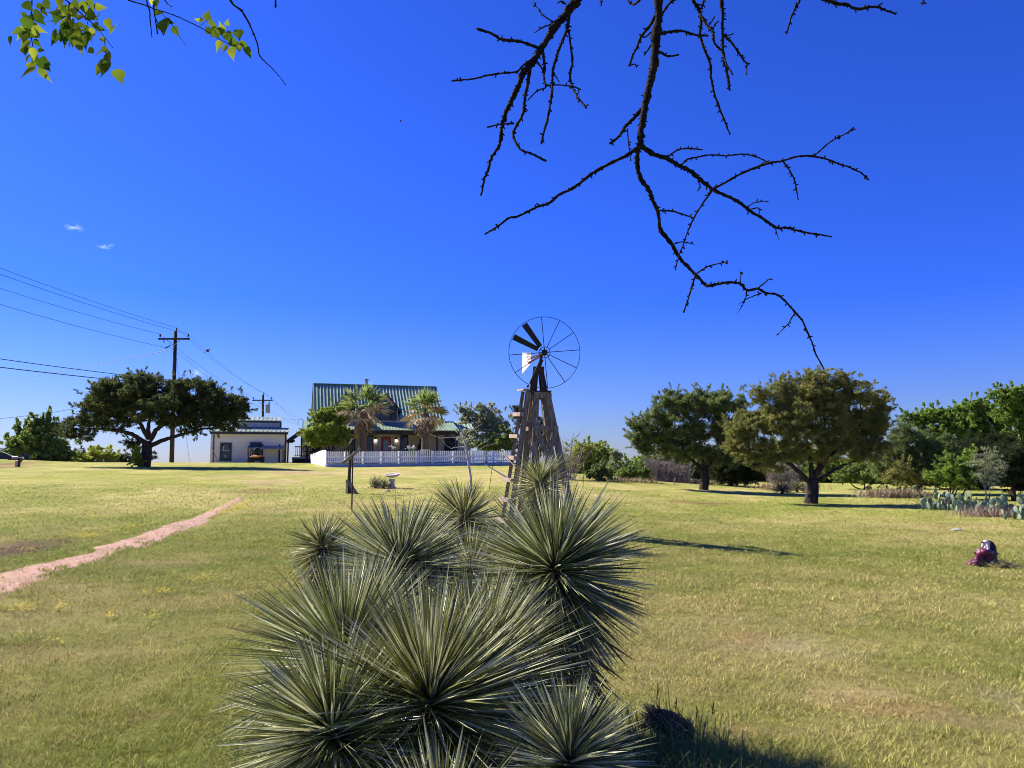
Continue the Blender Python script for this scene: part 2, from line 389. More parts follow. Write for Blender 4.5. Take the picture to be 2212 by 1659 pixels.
def build_path():
    n = 300; cw = resample(np.column_stack([PATHC, PATHW]), n); c, w = cw[:, :3], cw[:, 3] * 1.0
    t = np.gradient(c[:, :2], axis=0); t = t / np.linalg.norm(t, axis=1)[:, None]; s = np.stack([-t[:, 1], t[:, 0]], 1)
    K = 15; v = []
    for k in range(K):
        f = k / (K - 1) * 2 - 1
        e = 1 + .38 * (fbm(c[:, 0] * 1.7 + 50 * (f > 0), c[:, 1] * 1.7, 71, 3) - .5) * 2
        p = c[:, :2] + s * (f * w * e)[:, None]
        z = gz(p[:, 0], p[:, 1]) + .014 - .025 * abs(f) ** 6
        v.append(np.column_stack([p, z]))
    v = np.stack(v, 1).reshape(-1, 3); i = np.arange(n - 1)[:, None] * K; j = np.arange(K - 1)[None]
    q = np.stack([i + j, i + j + K, i + j + K + 1, i + j + 1], -1).reshape(-1, 4)
    mb = MB(); mb.add(v, [q])
    structure(mb.build('dirt_path', M['path'], smooth=True), 'worn pinkish gravel track running up the lawn', 'path')
build_path()
def grass(N, ymin, ymax, hmin, hmax, wk, name, label, seed, spread=.86):
    r = np.random.default_rng(seed)
    u = r.random(N); Y = 1 / (1 / ymin + u * (1 / ymax - 1 / ymin)); X = (r.random(N) * 2 - 1) * spread * (Y + .6)
    # clumping
    pd = path_dist(X, Y) + (fbm(X * 2.2, Y * 2.2, 81, 4) - .5) * 2.8 - .05
    c, bare = lawn_col(X, Y)
    cl = fbm(X * 5, Y * 5, 55, 2)
    keep = ((pd > 1.0) | (r.random(N) < .06)) & (r.random(N) > bare * 1.0) & (r.random(N) < .35 + cl * 1.1)
    edge_ = sstep(1.5, 1.0, path_dist(X, Y))[keep]
    X, Y, c, cl = X[keep], Y[keep], c[keep], cl[keep]; n = len(X)
    Z = gz(X, Y) - .006 + .018 * edge_
    h = (hmin + (hmax - hmin) * r.random(n) ** 1.5) * (.4 + 1.25 * cl) * (1 + .2 * edge_)
    w = np.maximum(.0028, wk * Y) * (.7 + .6 * r.random(n))
    az = r.random(n) * 2 * np.pi; lean = .25 + .9 * r.random(n)
    d = np.stack([np.cos(az) * lean, np.sin(az) * lean, np.ones(n)], 1)
    ba = r.random(n) * 2 * np.pi; s = np.stack([np.cos(ba), np.sin(ba), np.zeros(n)], 1)
    b = np.stack([X, Y, Z], 1); hh = h[:, None]; ww = w[:, None] / 2
    mid = b + d * hh * .55; tip = b + d * hh * A3(1.25, 1.25, .85)
    v = np.stack([b - s * ww, b + s * ww, mid + s * ww * .8, mid - s * ww * .8, tip], 1).reshape(-1, 3)
    base = np.arange(n)[:, None] * 5
    q = base + np.array([[0, 1, 2, 3]]); t = base + np.array([[3, 2, 4]])
    k = r.random((n, 1)); straw = np.array([.60, .50, .19]); gr = np.array([.12, .19, .025])
    c = np.where(k < .16, c * .35 + straw * .65, np.where(k > .80, c * .5 + gr * .5, c)) * (.68 + .64 * r.random((n, 1)))
    mb = MB(); mb.add(v, [q, t], np.repeat(c * 1.3, 5, 0))
    o = mb.build(name, M['blade'], col=True); tag(o, label, 'grass', kind='stuff')
grass(330000, 3.1, 8.0, .016, .05, .00085, 'grass', 'short mown grass blades close to the yuccas', 1, 1.0)
grass(300000, 8.0, 30.0, .02, .05, .00085, 'grass', 'mown grass further up the lawn', 2)
def flowers():
    r = np.random.default_rng(5); cen = []
    for (px, row, w, h, n) in [(45, 1323, 35, 7, 70), (130, 1320, 16, 8, 40), (237, 1338, 10, 4, 30), (355, 1284, 18, 4, 50), (430, 1255, 45, 8, 110), (515, 1098, 25, 8, 170), (480, 1108, 20, 6, 90),
                               (180, 1162, 28, 6, 140), (60, 1192, 40, 6, 100), (235, 1150, 40, 6, 60), (280, 1140, 30, 5, 60), (430, 1166, 40, 6, 50), (330, 1340, 12, 10, 24), (310, 1290, 10, 4, 20),
                               (120, 1395, 30, 5, 14), (590, 1185, 40, 5, 30), (150, 1120, 150, 12, 160), (300, 1030, 160, 8, 220), (420, 1045, 90, 6, 120), (90, 1040, 110, 8, 120), (1700, 1250, 400, 40, 18), (1900, 1120, 200, 6, 40), (1380, 1110, 120, 8, 40), (1000, 1045, 250, 8, 80), (1900, 1330, 250, 40, 8)]:
        for k in range(n):
            cen.append(hit(px + r.normal() * w * .6, max(1008, row + r.normal() * h * .6)))
    c = np.array(cen); c[:, 2] += .03 + .035 * r.random(len(c)); n = len(c)
    mb = MB(); sz = np.maximum(.011, .0010 * c[:, 1]) * (.7 + .6 * r.random(n))
    for k in range(5):
        a = k * 2 * np.pi / 5 + r.random(n); d = nrm(np.stack([np.cos(a), np.sin(a), .35 + .3 * r.random(n)], 1))
        s = nrm(np.cross(d, A3(0, 0, 1))); v = np.stack([c, c + d * sz[:, None] * .6 + s * sz[:, None] * .4, c + d * sz[:, None], c + d * sz[:, None] * .6 - s * sz[:, None] * .4], 1).reshape(-1, 3)
        mb.add(v, [np.arange(n * 4).reshape(n, 4)])
    tag(mb.build('wildflowers', M['flower']), 'scattered small yellow wildflowers in the lawn', 'flowers', kind='stuff')
flowers()
# ---------------------------------------------------------------- yuccas
def yucca_leaves(mb, c, dirs, L, W, col, axis, droop=0.0, attach=.06, rng=RNG, edge=(1.3, 1.27, 1.15)):
    n = len(dirs); d = nrm(dirs)
    k = (d @ axis)[:, None]
    base = c + axis * (k * attach * .9) + d * .03
    up = axis - d * (d @ axis)[:, None]; up = nrm(up + rng.normal(0, .45, (n, 3))); up = nrm(up - d * np.sum(up * d, 1)[:, None])
    s = np.cross(d, up)
    T = [0, .12, .4, .75, 1.0]; WW = [1.0, .62, 1.0, .62, .0]
    rows = []; cols = []
    L = L[:, None]; W = W[:, None]; bend = rng.normal(0, .035, (n, 1)) - droop
    ec = np.array(edge)
    for t, w in zip(T, WW):
        p = base + d * L * t + up * L * bend * t * t + A3(0, 0, -1) * L * droop * t * t
        if t < 1:
            f = .46 * W * w * (1 if t < .7 else .6)
            rows += [p - s * W * w / 2 + up * f, p, p + s * W * w / 2 + up * f]
            k2 = (.62 if t < .05 else 1.0)
            cols += [col * ec * k2, col * .92 * k2, col * ec * k2]
        else: rows.append(p); cols.append(col * .6)
    v = np.stack(rows, 1).reshape(-1, 3); cc = np.stack(cols, 1).reshape(-1, 3); m = 13
    b = np.arange(n)[:, None] * m; q = []
    for i in range(3):
        q += [b + np.array([[3 * i, 3 * i + 1, 3 * i + 4, 3 * i + 3]]), b + np.array([[3 * i + 1, 3 * i + 2, 3 * i + 5, 3 * i + 4]])]
    mb.add(v, [np.concatenate(q), np.concatenate([b + np.array([[9, 10, 12]]), b + np.array([[10, 11, 12]])])], cc)
YG = 'yuccas in the foreground cluster'
def yucca(px, row, Y, rpx, n, label, tilt=(0, 0), cmin=-.45, skirt=60, seed=0, pal=0, foot=None, group=YG, upb=0.0, wk=1.0, name='yucca_plant'):
    r = np.random.default_rng(100 + seed); c = P(px, row, Y); axis = nrm(A3(tilt[0], tilt[1], 1))
    base = A3(c[0] - tilt[0] * .25, c[1] - tilt[1] * .25, 0) if foot is None else A3(foot[0], foot[1], 0); base[2] = float(gz(base[0], base[1]))
    t = thing(name, label, 'yucca', base, group)
    R = rpx / FPX * Y
    z = cmin + (1 - cmin) * r.random(n) ** (1 / (1 + upb)); ph = r.random(n) * 2 * np.pi; st = np.sqrt(1 - z * z)
    e1 = nrm(np.cross(axis, A3(.3, .9, .1))); e2 = np.cross(axis, e1)
    d = axis * z[:, None] + e1 * (st * np.cos(ph))[:, None] + e2 * (st * np.sin(ph))[:, None] + r.normal(0, .04, (n, 3))
    L = R * (.78 + .34 * r.random(n)) * (1 - .12 * (z > .8)); W = np.maximum((.0098 if Y < 4.1 else .0122) * wk * (.65 + .7 * r.random(n)), .0011 * Y)
    g1 = np.array([[.205, .25, .095], [.235, .26, .07], [.21, .25, .13]][pal]); g2 = np.array([.32, .31, .10])
    k = r.random((n, 1)); col = g1 + (g2 - g1) * (k ** 2) * .8; kk = r.random((n, 1)); col = np.where(kk < .30, col * .42, np.where(kk > .66, col * .55 + np.array([.58, .57, .40]) * .8, col * .95)) * (.8 + .4 * r.random((n, 1)))  # some leaves darkened, others paled: sun and shade contrast painted into leaf colour
    dead = (z < cmin + .10)[:, None] & (r.random((n, 1)) < .4); col = np.where(dead, np.array([.30, .22, .12]) * (.7 + .6 * r.random((n, 1))), col)
    mb = MB(); yucca_leaves(mb, c, d, L, W, col, axis, .03, .05 + .03 * R / .5, r)
    mb.build('leaf_rosette', M['yucca'], t, col=True)
    H = c[2] - base[2]
    if H > .06:
        tb = MB(); tb.tube(curve_pts([base - A3(0, 0, .05), base * .5 + c * .5 + A3(0, 0, -.02), c + axis * .03], 5), [.075 * (R / .5) + .03, .05 * (R / .5) + .02], 9)
        tb.build('trunk', M['bark'], t, smooth=True)
    if skirt:
        m = skirt; ph = r.random(m) * 2 * np.pi; k = r.random(m); z = -.45 - .52 * r.random(m)
        st = np.sqrt(1 - z * z); d = A3(0, 0, 1) * z[:, None] + np.stack([np.cos(ph) * st, np.sin(ph) * st, 0 * ph], 1)
        start = c + (base - c) * (k * .75)[:, None] * min(1, .6 / max(H, .3))
        L = np.minimum(R * (.6 + .4 * r.random(m)), np.maximum(.08, (start[:, 2] - base[2]) / np.maximum(-z, .3) * .95))
        col = np.array([.33, .25, .15]) * (.45 + .8 * r.random((m, 1)))
        sb = MB(); yucca_leaves(sb, start, d, L, np.full(m, .017), col, A3(0, 0, 1), .05, .0, r, (1, 1, 1))
        sb.build('dead_leaf_skirt', M['deadleaf'], t, col=True)
    return t
yucca(1196, 1248, 4.6, 205, 1150, 'largest round yucca head, right of the cluster and highest beneath the windmill', (.08, -.42), -.72, 300, 1, 0)
yucca(866, 1238, 5.0, 165, 760, 'round silvery yucca head with dark centre, in the middle of the cluster', (.02, -.5), -.62, 160, 2, 2)
yucca(930, 1548, 3.15, 285, 980, 'big yellow-green yucca in the front centre with a dark open heart', (-.02, -.35), -.5, 110, 3, 1, upb=.1)
yucca(726, 1608, 3.0, 225, 760, 'low yucca at the bottom left of the cluster with pale grey leaf bases', (-.25, -.12), -.4, 50, 4, 0, upb=.1)
yucca(752, 1452, 3.75, 262, 860, 'wide yucca on the left edge of the cluster above the lowest left one', (-.25, -.05), -.45, 110, 5, 0, upb=.1)
yucca(1015, 1508, 3.6, 275, 640, 'yucca fanning up to the right behind the front centre plant', (.2, .05), -.15, 60, 6, 1, upb=.7)
yucca(1225, 1672, 2.75, 178, 480, 'low silvery yucca at the bottom edge, right of the front centre plant', (.12, -.05), -.2, 20, 7, 2, upb=.2)
yucca(955, 1850, 2.5, 235, 170, 'yucca mostly cut off by the bottom edge with only leaf tips upright', (0, -.1), -.1, 10, 8, 1, upb=.5)
yucca(696, 1190, 6.6, 72, 380, 'small shaggy yucca head alone at the upper left of the cluster', (-.1, -.3), -.55, 170, 9, 1)
yucca(1003, 1128, 9.2, 100, 480, 'upright yucca tuft at the back left of the big round head', (0, -.1), -.5, 120, 10, 1, upb=.2)
yucca(1166, 1052, 13.6, 80, 560, 'tall yucca on a shaggy trunk just in front of the windmill ladder', (.05, -.2), -.8, 240, 11, 1)
yucca(1018, 1240, 7.0, 120, 380, 'yellowish yucca squeezed between the two round heads', (0, -.2), -.6, 180, 12, 1)
yucca(800, 1375, 4.4, 170, 340, 'shaded yucca below the middle round head, full of pale dry leaves', (-.1, 0), -.4, 220, 13, 0)
yucca(1085, 1400, 4.2, 165, 300, 'shaded yucca under the left side of the largest head', (.0, 0), -.3, 220, 14, 1)
# tall unmown grass round the yuccas
def tallgrass():
    r = np.random.default_rng(77); n = 3000
    i = r.random(n) < .8
    X = np.where(i, r.normal(.86, .30, n), r.normal(-1.0, .5, n)); Y = np.where(i, r.normal(4.0, .42, n), r.normal(3.8, .4, n))
    ok = (X < 1.5 - (Y - 3.9) * .5); X, Y = X[ok], Y[ok]; n = len(X)
    b = np.stack([X, Y, gz(X, Y)], 1); L = .10 + .26 * r.random(n) ** 1.6
    az = r.random(n) * 6.283; ln = .15 + .45 * r.random(n); d = nrm(np.stack([np.cos(az) * ln, np.sin(az) * ln, np.ones(n)], 1))
    s = np.stack([-np.sin(az), np.cos(az), 0 * az], 1); W = .0035 + .003 * r.random(n)
    rows = []
    for t, w in ((0, 1), (.5, .8), (.8, .5), (1, 0)):
        p = b + d * (L * t)[:, None] + np.stack([np.cos(az), np.sin(az), -.8 + 0 * az], 1) * (L * .28 * t * t)[:, None]
        rows += [p] if w == 0 else [p - s * (W * w / 2)[:, None], p + s * (W * w / 2)[:, None]]
    v = np.stack(rows, 1).reshape(-1, 3); bb = np.arange(n)[:, None] * 7
    q = np.concatenate([bb + np.array([[0, 1, 3, 2]]), bb + np.array([[2, 3, 5, 4]])])
    c = np.array([.17, .25, .06]) + (np.array([.36, .32, .12]) - np.array([.17, .25, .06])) * (r.random((n, 1)) ** 3)
    mb = MB(); mb.add(v, [q, bb + np.array([[4, 5, 6]])], np.repeat(c, 7, 0))
    tag(mb.build('tall_grass', M['blade'], col=True), 'long unmown grass around the feet of the yuccas', 'grass', kind='stuff')
    # seed heads
    mb = MB()
    for px, row, top in ((1415, 1590, 1480), (1455, 1590, 1510), (1535, 1600, 1520), (1500, 1600, 1530), (1290, 1560, 1490), (1350, 1580, 1530)):
        a = hit(px, row + 20); b2 = P(px + 6, top, a[1]); pts = curve_pts([a, (a + b2) / 2 + A3(.02, 0, 0), b2], 5)
        mb.tube(pts, [.0016, .001], 4)
        for k in range(16):
            q0 = b2 + (a - b2) * k / 60; e = q0 + A3(RNG.normal(0, .006), RNG.normal(0, .006), .014); mb.tube([q0, e], [.0022, .0008], 4)
    o = mb.build('seed_stalks', M['darkwood']); tag(o, 'thin dark seed stalks rising from the long grass', 'grass', kind='stuff')
tallgrass()
# fallen shaggy yucca trunk
def log():
    a = hit(1398, 1592); b = hit(1500, 1622); a = a + A3(0, 0, .11); b = b + A3(0, 0, .08)
    t = thing('fallen_trunk', 'fallen grey shaggy trunk lying in the long grass', 'log', (a + b) / 2 - A3(0, 0, .08))
    mb = MB(); pts = curve_pts([a, (a + b) / 2 + A3(0, 0, .01), b], 8, .004); mb.tube(pts, [.03, .06, .07, .05, .03], 12); mb.build('trunk', M['logbark'], t, smooth=True)
    mb = MB(); n = 420; k = RNG.random(n); p = pts[(k * (len(pts) - 1)).astype(int)]; ax = nrm(b - a)
    an = RNG.random(n) * 6.283; e1 = nrm(np.cross(ax, A3(0, 0, 1))); e2 = np.cross(e1, ax); rd = e1 * np.cos(an)[:, None] + e2 * np.sin(an)[:, None]
    add_leaves(mb, p + rd * .042, nrm(rd * .5 - ax * .8 + RNG.normal(0, .25, (n, 3))), .03 + .04 * RNG.random(n), .008, np.array([.72, .46, .22]) * (.3 + .8 * RNG.random((n, 1))))
    mb.build('leaf_stubs', M['deadleaf'], t, col=True)
log()
# ---------------------------------------------------------------- trees and shrubs
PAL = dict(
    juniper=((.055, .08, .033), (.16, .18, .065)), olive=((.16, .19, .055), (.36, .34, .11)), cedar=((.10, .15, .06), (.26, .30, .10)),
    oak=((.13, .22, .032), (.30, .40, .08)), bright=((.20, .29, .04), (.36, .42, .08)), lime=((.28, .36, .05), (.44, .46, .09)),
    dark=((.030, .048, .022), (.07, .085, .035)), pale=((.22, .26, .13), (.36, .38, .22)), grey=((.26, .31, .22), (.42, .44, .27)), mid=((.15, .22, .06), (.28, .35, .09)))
def foliage(lobes, pal, style, dens, rng, leaf=1.0, px_s=1.0):
    """lobes: list of (centre, radii); returns a mesh builder of leaf faces"""
    mb = MB(); p1, p2 = np.array(PAL[pal][0]), np.array(PAL[pal][1])
    sub_ = []
    for (c, r) in lobes:
        r = np.asarray(r); sub_.append((c, r * .74))
        for _ in range(6):
            q = nrm(rng.normal(size=3) + A3(0, 0, .15)); k = rng.uniform(.30, .52); sub_.append((c + q * r * rng.uniform(.5, .85), r * k * A3(1.1, 1.1, .9)))
    if style == 'juniper' or dens > .7:
        for (c, r) in lobes:
            for _ in range(int(4 + 9 * (np.mean(r) / px_s / 40))):
                q = nrm(rng.normal(size=3) + A3(0, 0, .25)); o = c + q * r * rng.uniform(.92, 1.12); ax = nrm(q + A3(0, 0, .35) + rng.normal(0, .25, 3)); m = 46
                tt = rng.random((m, 1)) ** .8; ln = px_s * rng.uniform(8, 15); pos = o + ax * tt * ln + rng.normal(0, 1.7, (m, 3)) * px_s * (1.15 - tt)
                L = px_s * leaf * rng.uniform(3, 6, m); col = (p1 + (p2 - p1) * rng.random()) * (.75 + .5 * rng.random((m, 1)))
                add_leaves(mb, pos, nrm(ax + rng.normal(0, .5, (m, 3))), L, L * (.3 if style == 'juniper' else .55), col, .1, rng)
    for (c, r) in sub_:
        r = np.asarray(r); area = r[0] * r[2] * np.pi
        nc = int(max(5, 30 * dens * (area / (px_s * px_s) / 2500) ** .8))
        # clumps over the lobe
        dr = nrm(rng.normal(size=(nc, 3))); rr = (.45 + .55 * rng.random((nc, 1)) ** .45)
        cc = c + dr * r * rr
        cr = np.min(r) * (.16 + .26 * rng.random(nc)) + px_s * 2.0
        for k in range(nc):
            m = int(8 + 1.05 * dens * (cr[k] / px_s) ** 2)
            u = nrm(rng.normal(size=(m, 3))); w = rng.random((m, 1)) ** .5
            tone = rng.random()
            pos = cc[k] + u * w * cr[k] * A3(1, 1, .72) * (1 + .5 * (rng.random((m, 1)) < .12))
            if style == 'juniper':
                out = nrm((cc[k] - c) / r)
                d = nrm(u * .8 + out * .75 + A3(0, 0, .42) + rng.normal(0, .25, (m, 3)))
                L = leaf * px_s * (3.6 + 4.6 * rng.random(m)); W = L * (.24 + .12 * rng.random(m))
            elif style == 'willow':
                d = nrm(u * .6 + A3(0, 0, -.5) + rng.normal(0, .35, (m, 3))); L = leaf * px_s * (4.5 + 4 * rng.random(m)); W = L * .32
            else:
                d = nrm(u * .6 + rng.normal(0, .7, (m, 3)) + A3(0, 0, -.1)); L = leaf * px_s * (3.6 + 3 * rng.random(m)); W = L * .72
            t = np.clip(tone * .75 + .35 * rng.random((m, 1)) - .05, 0, 1); col = (p1 + (p2 - p1) * t) * (.75 + .5 * rng.random((m, 1)))
            add_leaves(mb, pos - d * L[:, None] * .3, d, L, W, col, .1, rng)
    return mb
def plant(name, label, cat, px, Y, lobes, pal, style='broad', trunk=8, fork=None, limbs=None, dens=1.0, leaf=1.0, group=None, seed=0, bark='bark', stems=1, sink=0.0, twigs=0, depthf=.85, leafmat='foliage'):
    rng = np.random.default_rng(500 + seed); base = gpt(px, Y); s = (Y * cp) / FPX
    t = thing(name, label, cat, base, group)
    LB = []
    for lb in lobes:
        lx, row, rx, ry = lb[:4]; dy = lb[4] if len(lb) > 4 else rng.uniform(-.35, .35) * rx * s
        LB.append((P(lx, row, Y + dy), A3(rx * s, rx * s * depthf, ry * s)))
    if pal: foliage(LB, pal, style, dens, rng, leaf, s).build('crown', M[leafmat], t, col=True)
    mb = MB(); LP = None
    if trunk:
        if stems == 1:
            f = P(fork[0], fork[1], Y) if fork else base + A3(0, 0, .35 * (LB[0][0][2] - base[2]))
            w = trunk * s / 2
            mb.tube(curve_pts([base - A3(0, 0, .15), base + A3(0, 0, .02), (base + f) / 2 + A3(rng.normal(0, .1) * w, 0, 0), f], 4), [w * 1.3, w * 1.08, w * .95, w * .85], 11)
            starts = [f]
        else:
            starts = [base + A3(rng.normal(0, .1), rng.normal(0, .1), 0) for _ in range(stems)]; w = trunk * s / 2
        ends = []
        if limbs:
            for L in limbs:
                pts = [P(q[0], q[1], Y + (q[2] if len(q) > 2 else 0)) for q in L[1]]
                pts[0] = pts[0] if L[0] else starts[0]
                cq = curve_pts(pts, 5, w * .05, rng); mb.tube(cq, [L[2] * s / 2, L[3] * s / 2], 7)
                cq = cq[int(len(cq) * .45):]; LP = cq if LP is None else np.vstack([LP, cq])
        for i, (c, r) in enumerate(LB):
            st = starts[i % len(starts)]
            if LP is not None: st = LP[np.argmin(np.linalg.norm(LP - c, axis=1) + .8 * np.maximum(0, LP[:, 2] - c[2]))]
            m = st * .5 + c * .5 + A3(0, 0, -.12 * np.linalg.norm(c - st)) + rng.normal(0, .06, 3) * np.linalg.norm(c - st)
            lw = w * ((.15 if LP is not None else .30) if stems == 1 else .7)
            mb.tube(curve_pts([st, m, c], 5, w * .06, rng), [lw, lw * .7, lw * .3], 6)
            for k in range(5):
                e = c + nrm(rng.normal(size=3) + A3(0, 0, .3)) * r * .8
                mb.tube([c + (m - c) * .3 * rng.random(), (c + e) / 2 + rng.normal(0, .05, 3) * r, e], [lw * .3, lw * .2, lw * .08], 4)
        mb.build('trunk' if stems == 1 else 'stems', M[bark], t, smooth=True)
    return t
def twig_shrub(name, label, px, Y, wpx, hpx, n, matn, group=None, seed=0, spread=.5, thick=1.1, cat='shrub'):
    rng = np.random.default_rng(900 + seed); s = Y / FPX; base = gpt(px, Y); mb = MB()
    for k in range(n):
        x = rng.uniform(-.5, .5); b = base + A3(x * wpx * s * .8, rng.uniform(-.3, .3) * wpx * s, 0); b[2] = float(gz(b[0], b[1]))
        h = hpx * s * rng.uniform(.5, 1.05); ln = A3(x * spread * 2 * h * .5 + rng.normal(0, .15) * h, rng.normal(0, .2) * h, h)
        pts = curve_pts([b, b + ln * .5 + rng.normal(0, .04, 3) * h, b + ln], 3); mb.tube(pts, [thick * s, thick * .4 * s], 4, cap=False)
        for q in range(4):
            o = pts[rng.integers(1, len(pts) - 1)]; e = o + (A3(rng.normal(0, .6), rng.normal(0, .6), rng.uniform(.2, 1))) * h * .25
            mb.tube([o, (o + e) / 2 + rng.normal(0, .02, 3) * h, e], [thick * .5 * s, thick * .25 * s], 3, cap=False)
    o = mb.build(name, M[matn], loc=base); return tag(o, label, cat, group)
def dry_grass(name, label, px, Y, wpx, hpx, n, group=None, seed=0, col=(.42, .33, .22), dep=.6):
    rng = np.random.default_rng(1300 + seed); s = Y / FPX; base = gpt(px, Y); mb = MB()
    x = rng.normal(0, .28, n) * wpx * s; y = rng.normal(0, .3, n) * dep; b = np.stack([base[0] + x, base[1] + y, 0 * x], 1); b[:, 2] = gz(b[:, 0], b[:, 1]) - .01
    d = nrm(np.stack([rng.normal(0, .35, n), rng.normal(0, .35, n), np.ones(n)], 1)); L = hpx * s * (.4 + .7 * rng.random(n))
    add_leaves(mb, b, d, L, np.maximum(.9 * s, .006) * (1 + rng.random(n)), np.array(col) * (.6 + .7 * rng.random((n, 1))), .1, rng)
    o = mb.build(name, M['deadleaf'], loc=base, col=True); return tag(o, label, 'dry grass', group, 'stuff')
# left spreading juniper
plant('juniper_tree', 'wide dark juniper with flat spreading crown beside the utility pole', 'tree', 312, 46, [
    (255, 850, 70, 40), (330, 838, 70, 34), (405, 848, 62, 36), (475, 872, 55, 40), (205, 893, 45, 34), (168, 920, 34, 22), (150, 935, 22, 14), (280, 885, 80, 34), (360, 885, 80, 34), (435, 898, 66, 30), (515, 888, 27, 24), (485, 915, 40, 20),
    (245, 915, 45, 22), (190, 940, 26, 14), (385, 915, 50, 20), (300, 820, 40, 18), (445, 838, 32, 18), (287, 957, 16, 16), (420, 931, 28, 10), (225, 838, 26, 20)],
    'juniper', 'juniper', 23, (317, 952), [
        (1, [(313, 955), (285, 938), (262, 932), (232, 928), (195, 926, .5)], 11, 4), (1, [(322, 948), (300, 912), (285, 890)], 11, 4), (1, [(324, 950), (342, 925), (370, 910), (410, 890)], 12, 4),
        (1, [(320, 965), (350, 952), (378, 942), (420, 932), (450, 925)], 11, 4), (1, [(320, 948), (322, 915), (330, 880)], 11, 4)], dens=1.15, seed=1, group='junipers on the lawn')
plant('sapling', 'little light green sapling at the foot of the wide juniper', 'sapling', 296, 45.3, [(296, 990, 7, 13), (294, 980, 4, 7), (300, 1000, 6, 6)], 'lime', 'broad', 2, dens=1.6, leaf=.9, seed=2)
plant('broadleaf_bush', 'tall loose dark green bush by the mailbox with upright sprays', 'bush', 85, 63, [
    (85, 955, 50, 30), (50, 955, 35, 28), (120, 962, 38, 28), (75, 930, 22, 22), (108, 930, 14, 20), (30, 965, 18, 20), (140, 985, 25, 22), (95, 985, 55, 22), (60, 918, 5, 16), (105, 905, 3.5, 17), (104, 925, 6, 14), (78, 908, 3.5, 15), (40, 930, 10, 12), (90, 915, 4, 14), (125, 925, 4, 14)],
    'mid', 'broad', 5, dens=.8, leaf=1.15, seed=3, stems=4)
plant('lime_bush', 'round yellow-green bush on the skyline left of the wide juniper', 'bush', 212, 70, [(212, 988, 34, 17), (190, 990, 22, 14), (235, 988, 22, 14), (215, 975, 14, 9)], 'lime', 'willow', 3, dens=1.2, seed=4, stems=3)
plant('dark_bush', 'low dark bush on the skyline right behind the juniper trunk', 'bush', 288, 74, [(280, 988, 26, 12), (315, 985, 24, 14), (260, 992, 14, 10)], 'dark', 'juniper', 3, dens=1.1, seed=5, stems=3)
plant('dark_bush', 'low dark bush between the tall loose bush and the yellow-green bush', 'bush', 175, 70, [(172, 990, 22, 14), (155, 992, 16, 12)], 'dark', 'juniper', 3, dens=1.1, seed=6, stems=3)
# around the house
plant('willow_bush', 'feathery green tree standing left of the house behind the fence', 'tree', 708, 56.5, [
    (706, 925, 34, 34), (680, 935, 26, 26), (735, 935, 28, 28), (710, 895, 22, 20), (688, 905, 16, 20), (735, 905, 16, 18), (700, 950, 36, 16), (745, 950, 18, 16), (668, 945, 12, 12)], 'bright', 'willow', 6, dens=1.5, leaf=.9, seed=7)
plant('garden_tree', 'grey-green airy tree standing right of the house behind the fence', 'tree', 1050, 60, [
    (1050, 930, 42, 34), (1015, 905, 26, 22), (1045, 892, 26, 20), (1080, 915, 26, 24), (1090, 945, 24, 24), (1015, 945, 26, 22), (1060, 960, 40, 16), (1000, 888, 12, 10)], 'grey', 'broad', 7, dens=.8, leaf=.9, seed=8)
plant('garden_shrub', 'olive green leafy shrub along the fence under the airy tree', 'shrub', 1085, 58.5, [(1090, 950, 22, 22), (1070, 960, 24, 16), (1100, 965, 14, 14), (1040, 962, 22, 12)], 'mid', 'broad', 3, dens=1.0, seed=9, stems=3)
plant('cypress', 'narrow dark conifer behind the windmill tower', 'tree', 1150, 64, [(1118, 892, 12, 14), (1126, 915, 14, 14), (1150, 920, 26, 34), (1160, 950, 28, 30), (1135, 955, 22, 26), (1175, 965, 22, 24)], 'dark', 'juniper', 6, dens=.9, seed=10)
# beyond the windmill, along the edge of the lawn
plant('scrub_tree', 'yellow-green scrub tree with bare stems right of the windmill', 'tree', 1272, hit(1290, 1036)[1] + 6, [(1265, 980, 34, 24), (1290, 992, 32, 26), (1250, 970, 20, 13), (1312, 985, 22, 20), (1275, 964, 24, 10), (1245, 1005, 24, 24), (1262, 1015, 20, 18)], 'lime', 'willow', 5, dens=.75, seed=11, stems=4)
plant('dark_shrub', 'dark green shrub in front of the yellow-green scrub tree', 'shrub', 1292, hit(1292, 1038)[1], [(1290, 1022, 18, 13), (1306, 1022, 15, 13), (1278, 1026, 11, 9), (1296, 1008, 9, 8)], 'cedar', 'broad', 3, dens=1.0, seed=12, stems=3)
plant('feathery_shrub', 'pale feathery shrub between two darker shrubs at the lawn edge', 'shrub', 1338, hit(1338, 1037)[1] + 3, [(1335, 1005, 22, 22), (1352, 1012, 18, 18), (1330, 985, 12, 12)], 'pale', 'willow', 3, dens=.55, seed=13, stems=4)
plant('olive_shrub', 'low olive shrub left of the bare grey thicket', 'shrub', 1365, hit(1365, 1039)[1], [(1365, 1020, 24, 14), (1385, 1022, 20, 12), (1345, 1025, 14, 9)], 'mid', 'broad', 3, dens=1.0, seed=14, stems=3)
plant('lime_shrub', 'yellow-green shrub rising behind the bare grey thicket', 'shrub', 1425, hit(1425, 1037)[1] + 6, [(1420, 990, 28, 16), (1450, 985, 30, 16), (1395, 1000, 20, 14), (1480, 990, 22, 16)], 'bright', 'willow', 3, dens=.8, seed=15, stems=4)
twig_shrub('bare_thicket', 'leafless grey thicket at the lawn edge left of the junipers', 1440, hit(1440, 1039)[1], 105, 54, 260, 'greytwig', seed=1, thick=.8)
twig_shrub('bare_thicket', 'leafless grey thicket seen under the olive brown juniper', 1690, 44, 70, 46, 140, 'greytwig', seed=2, thick=.8)
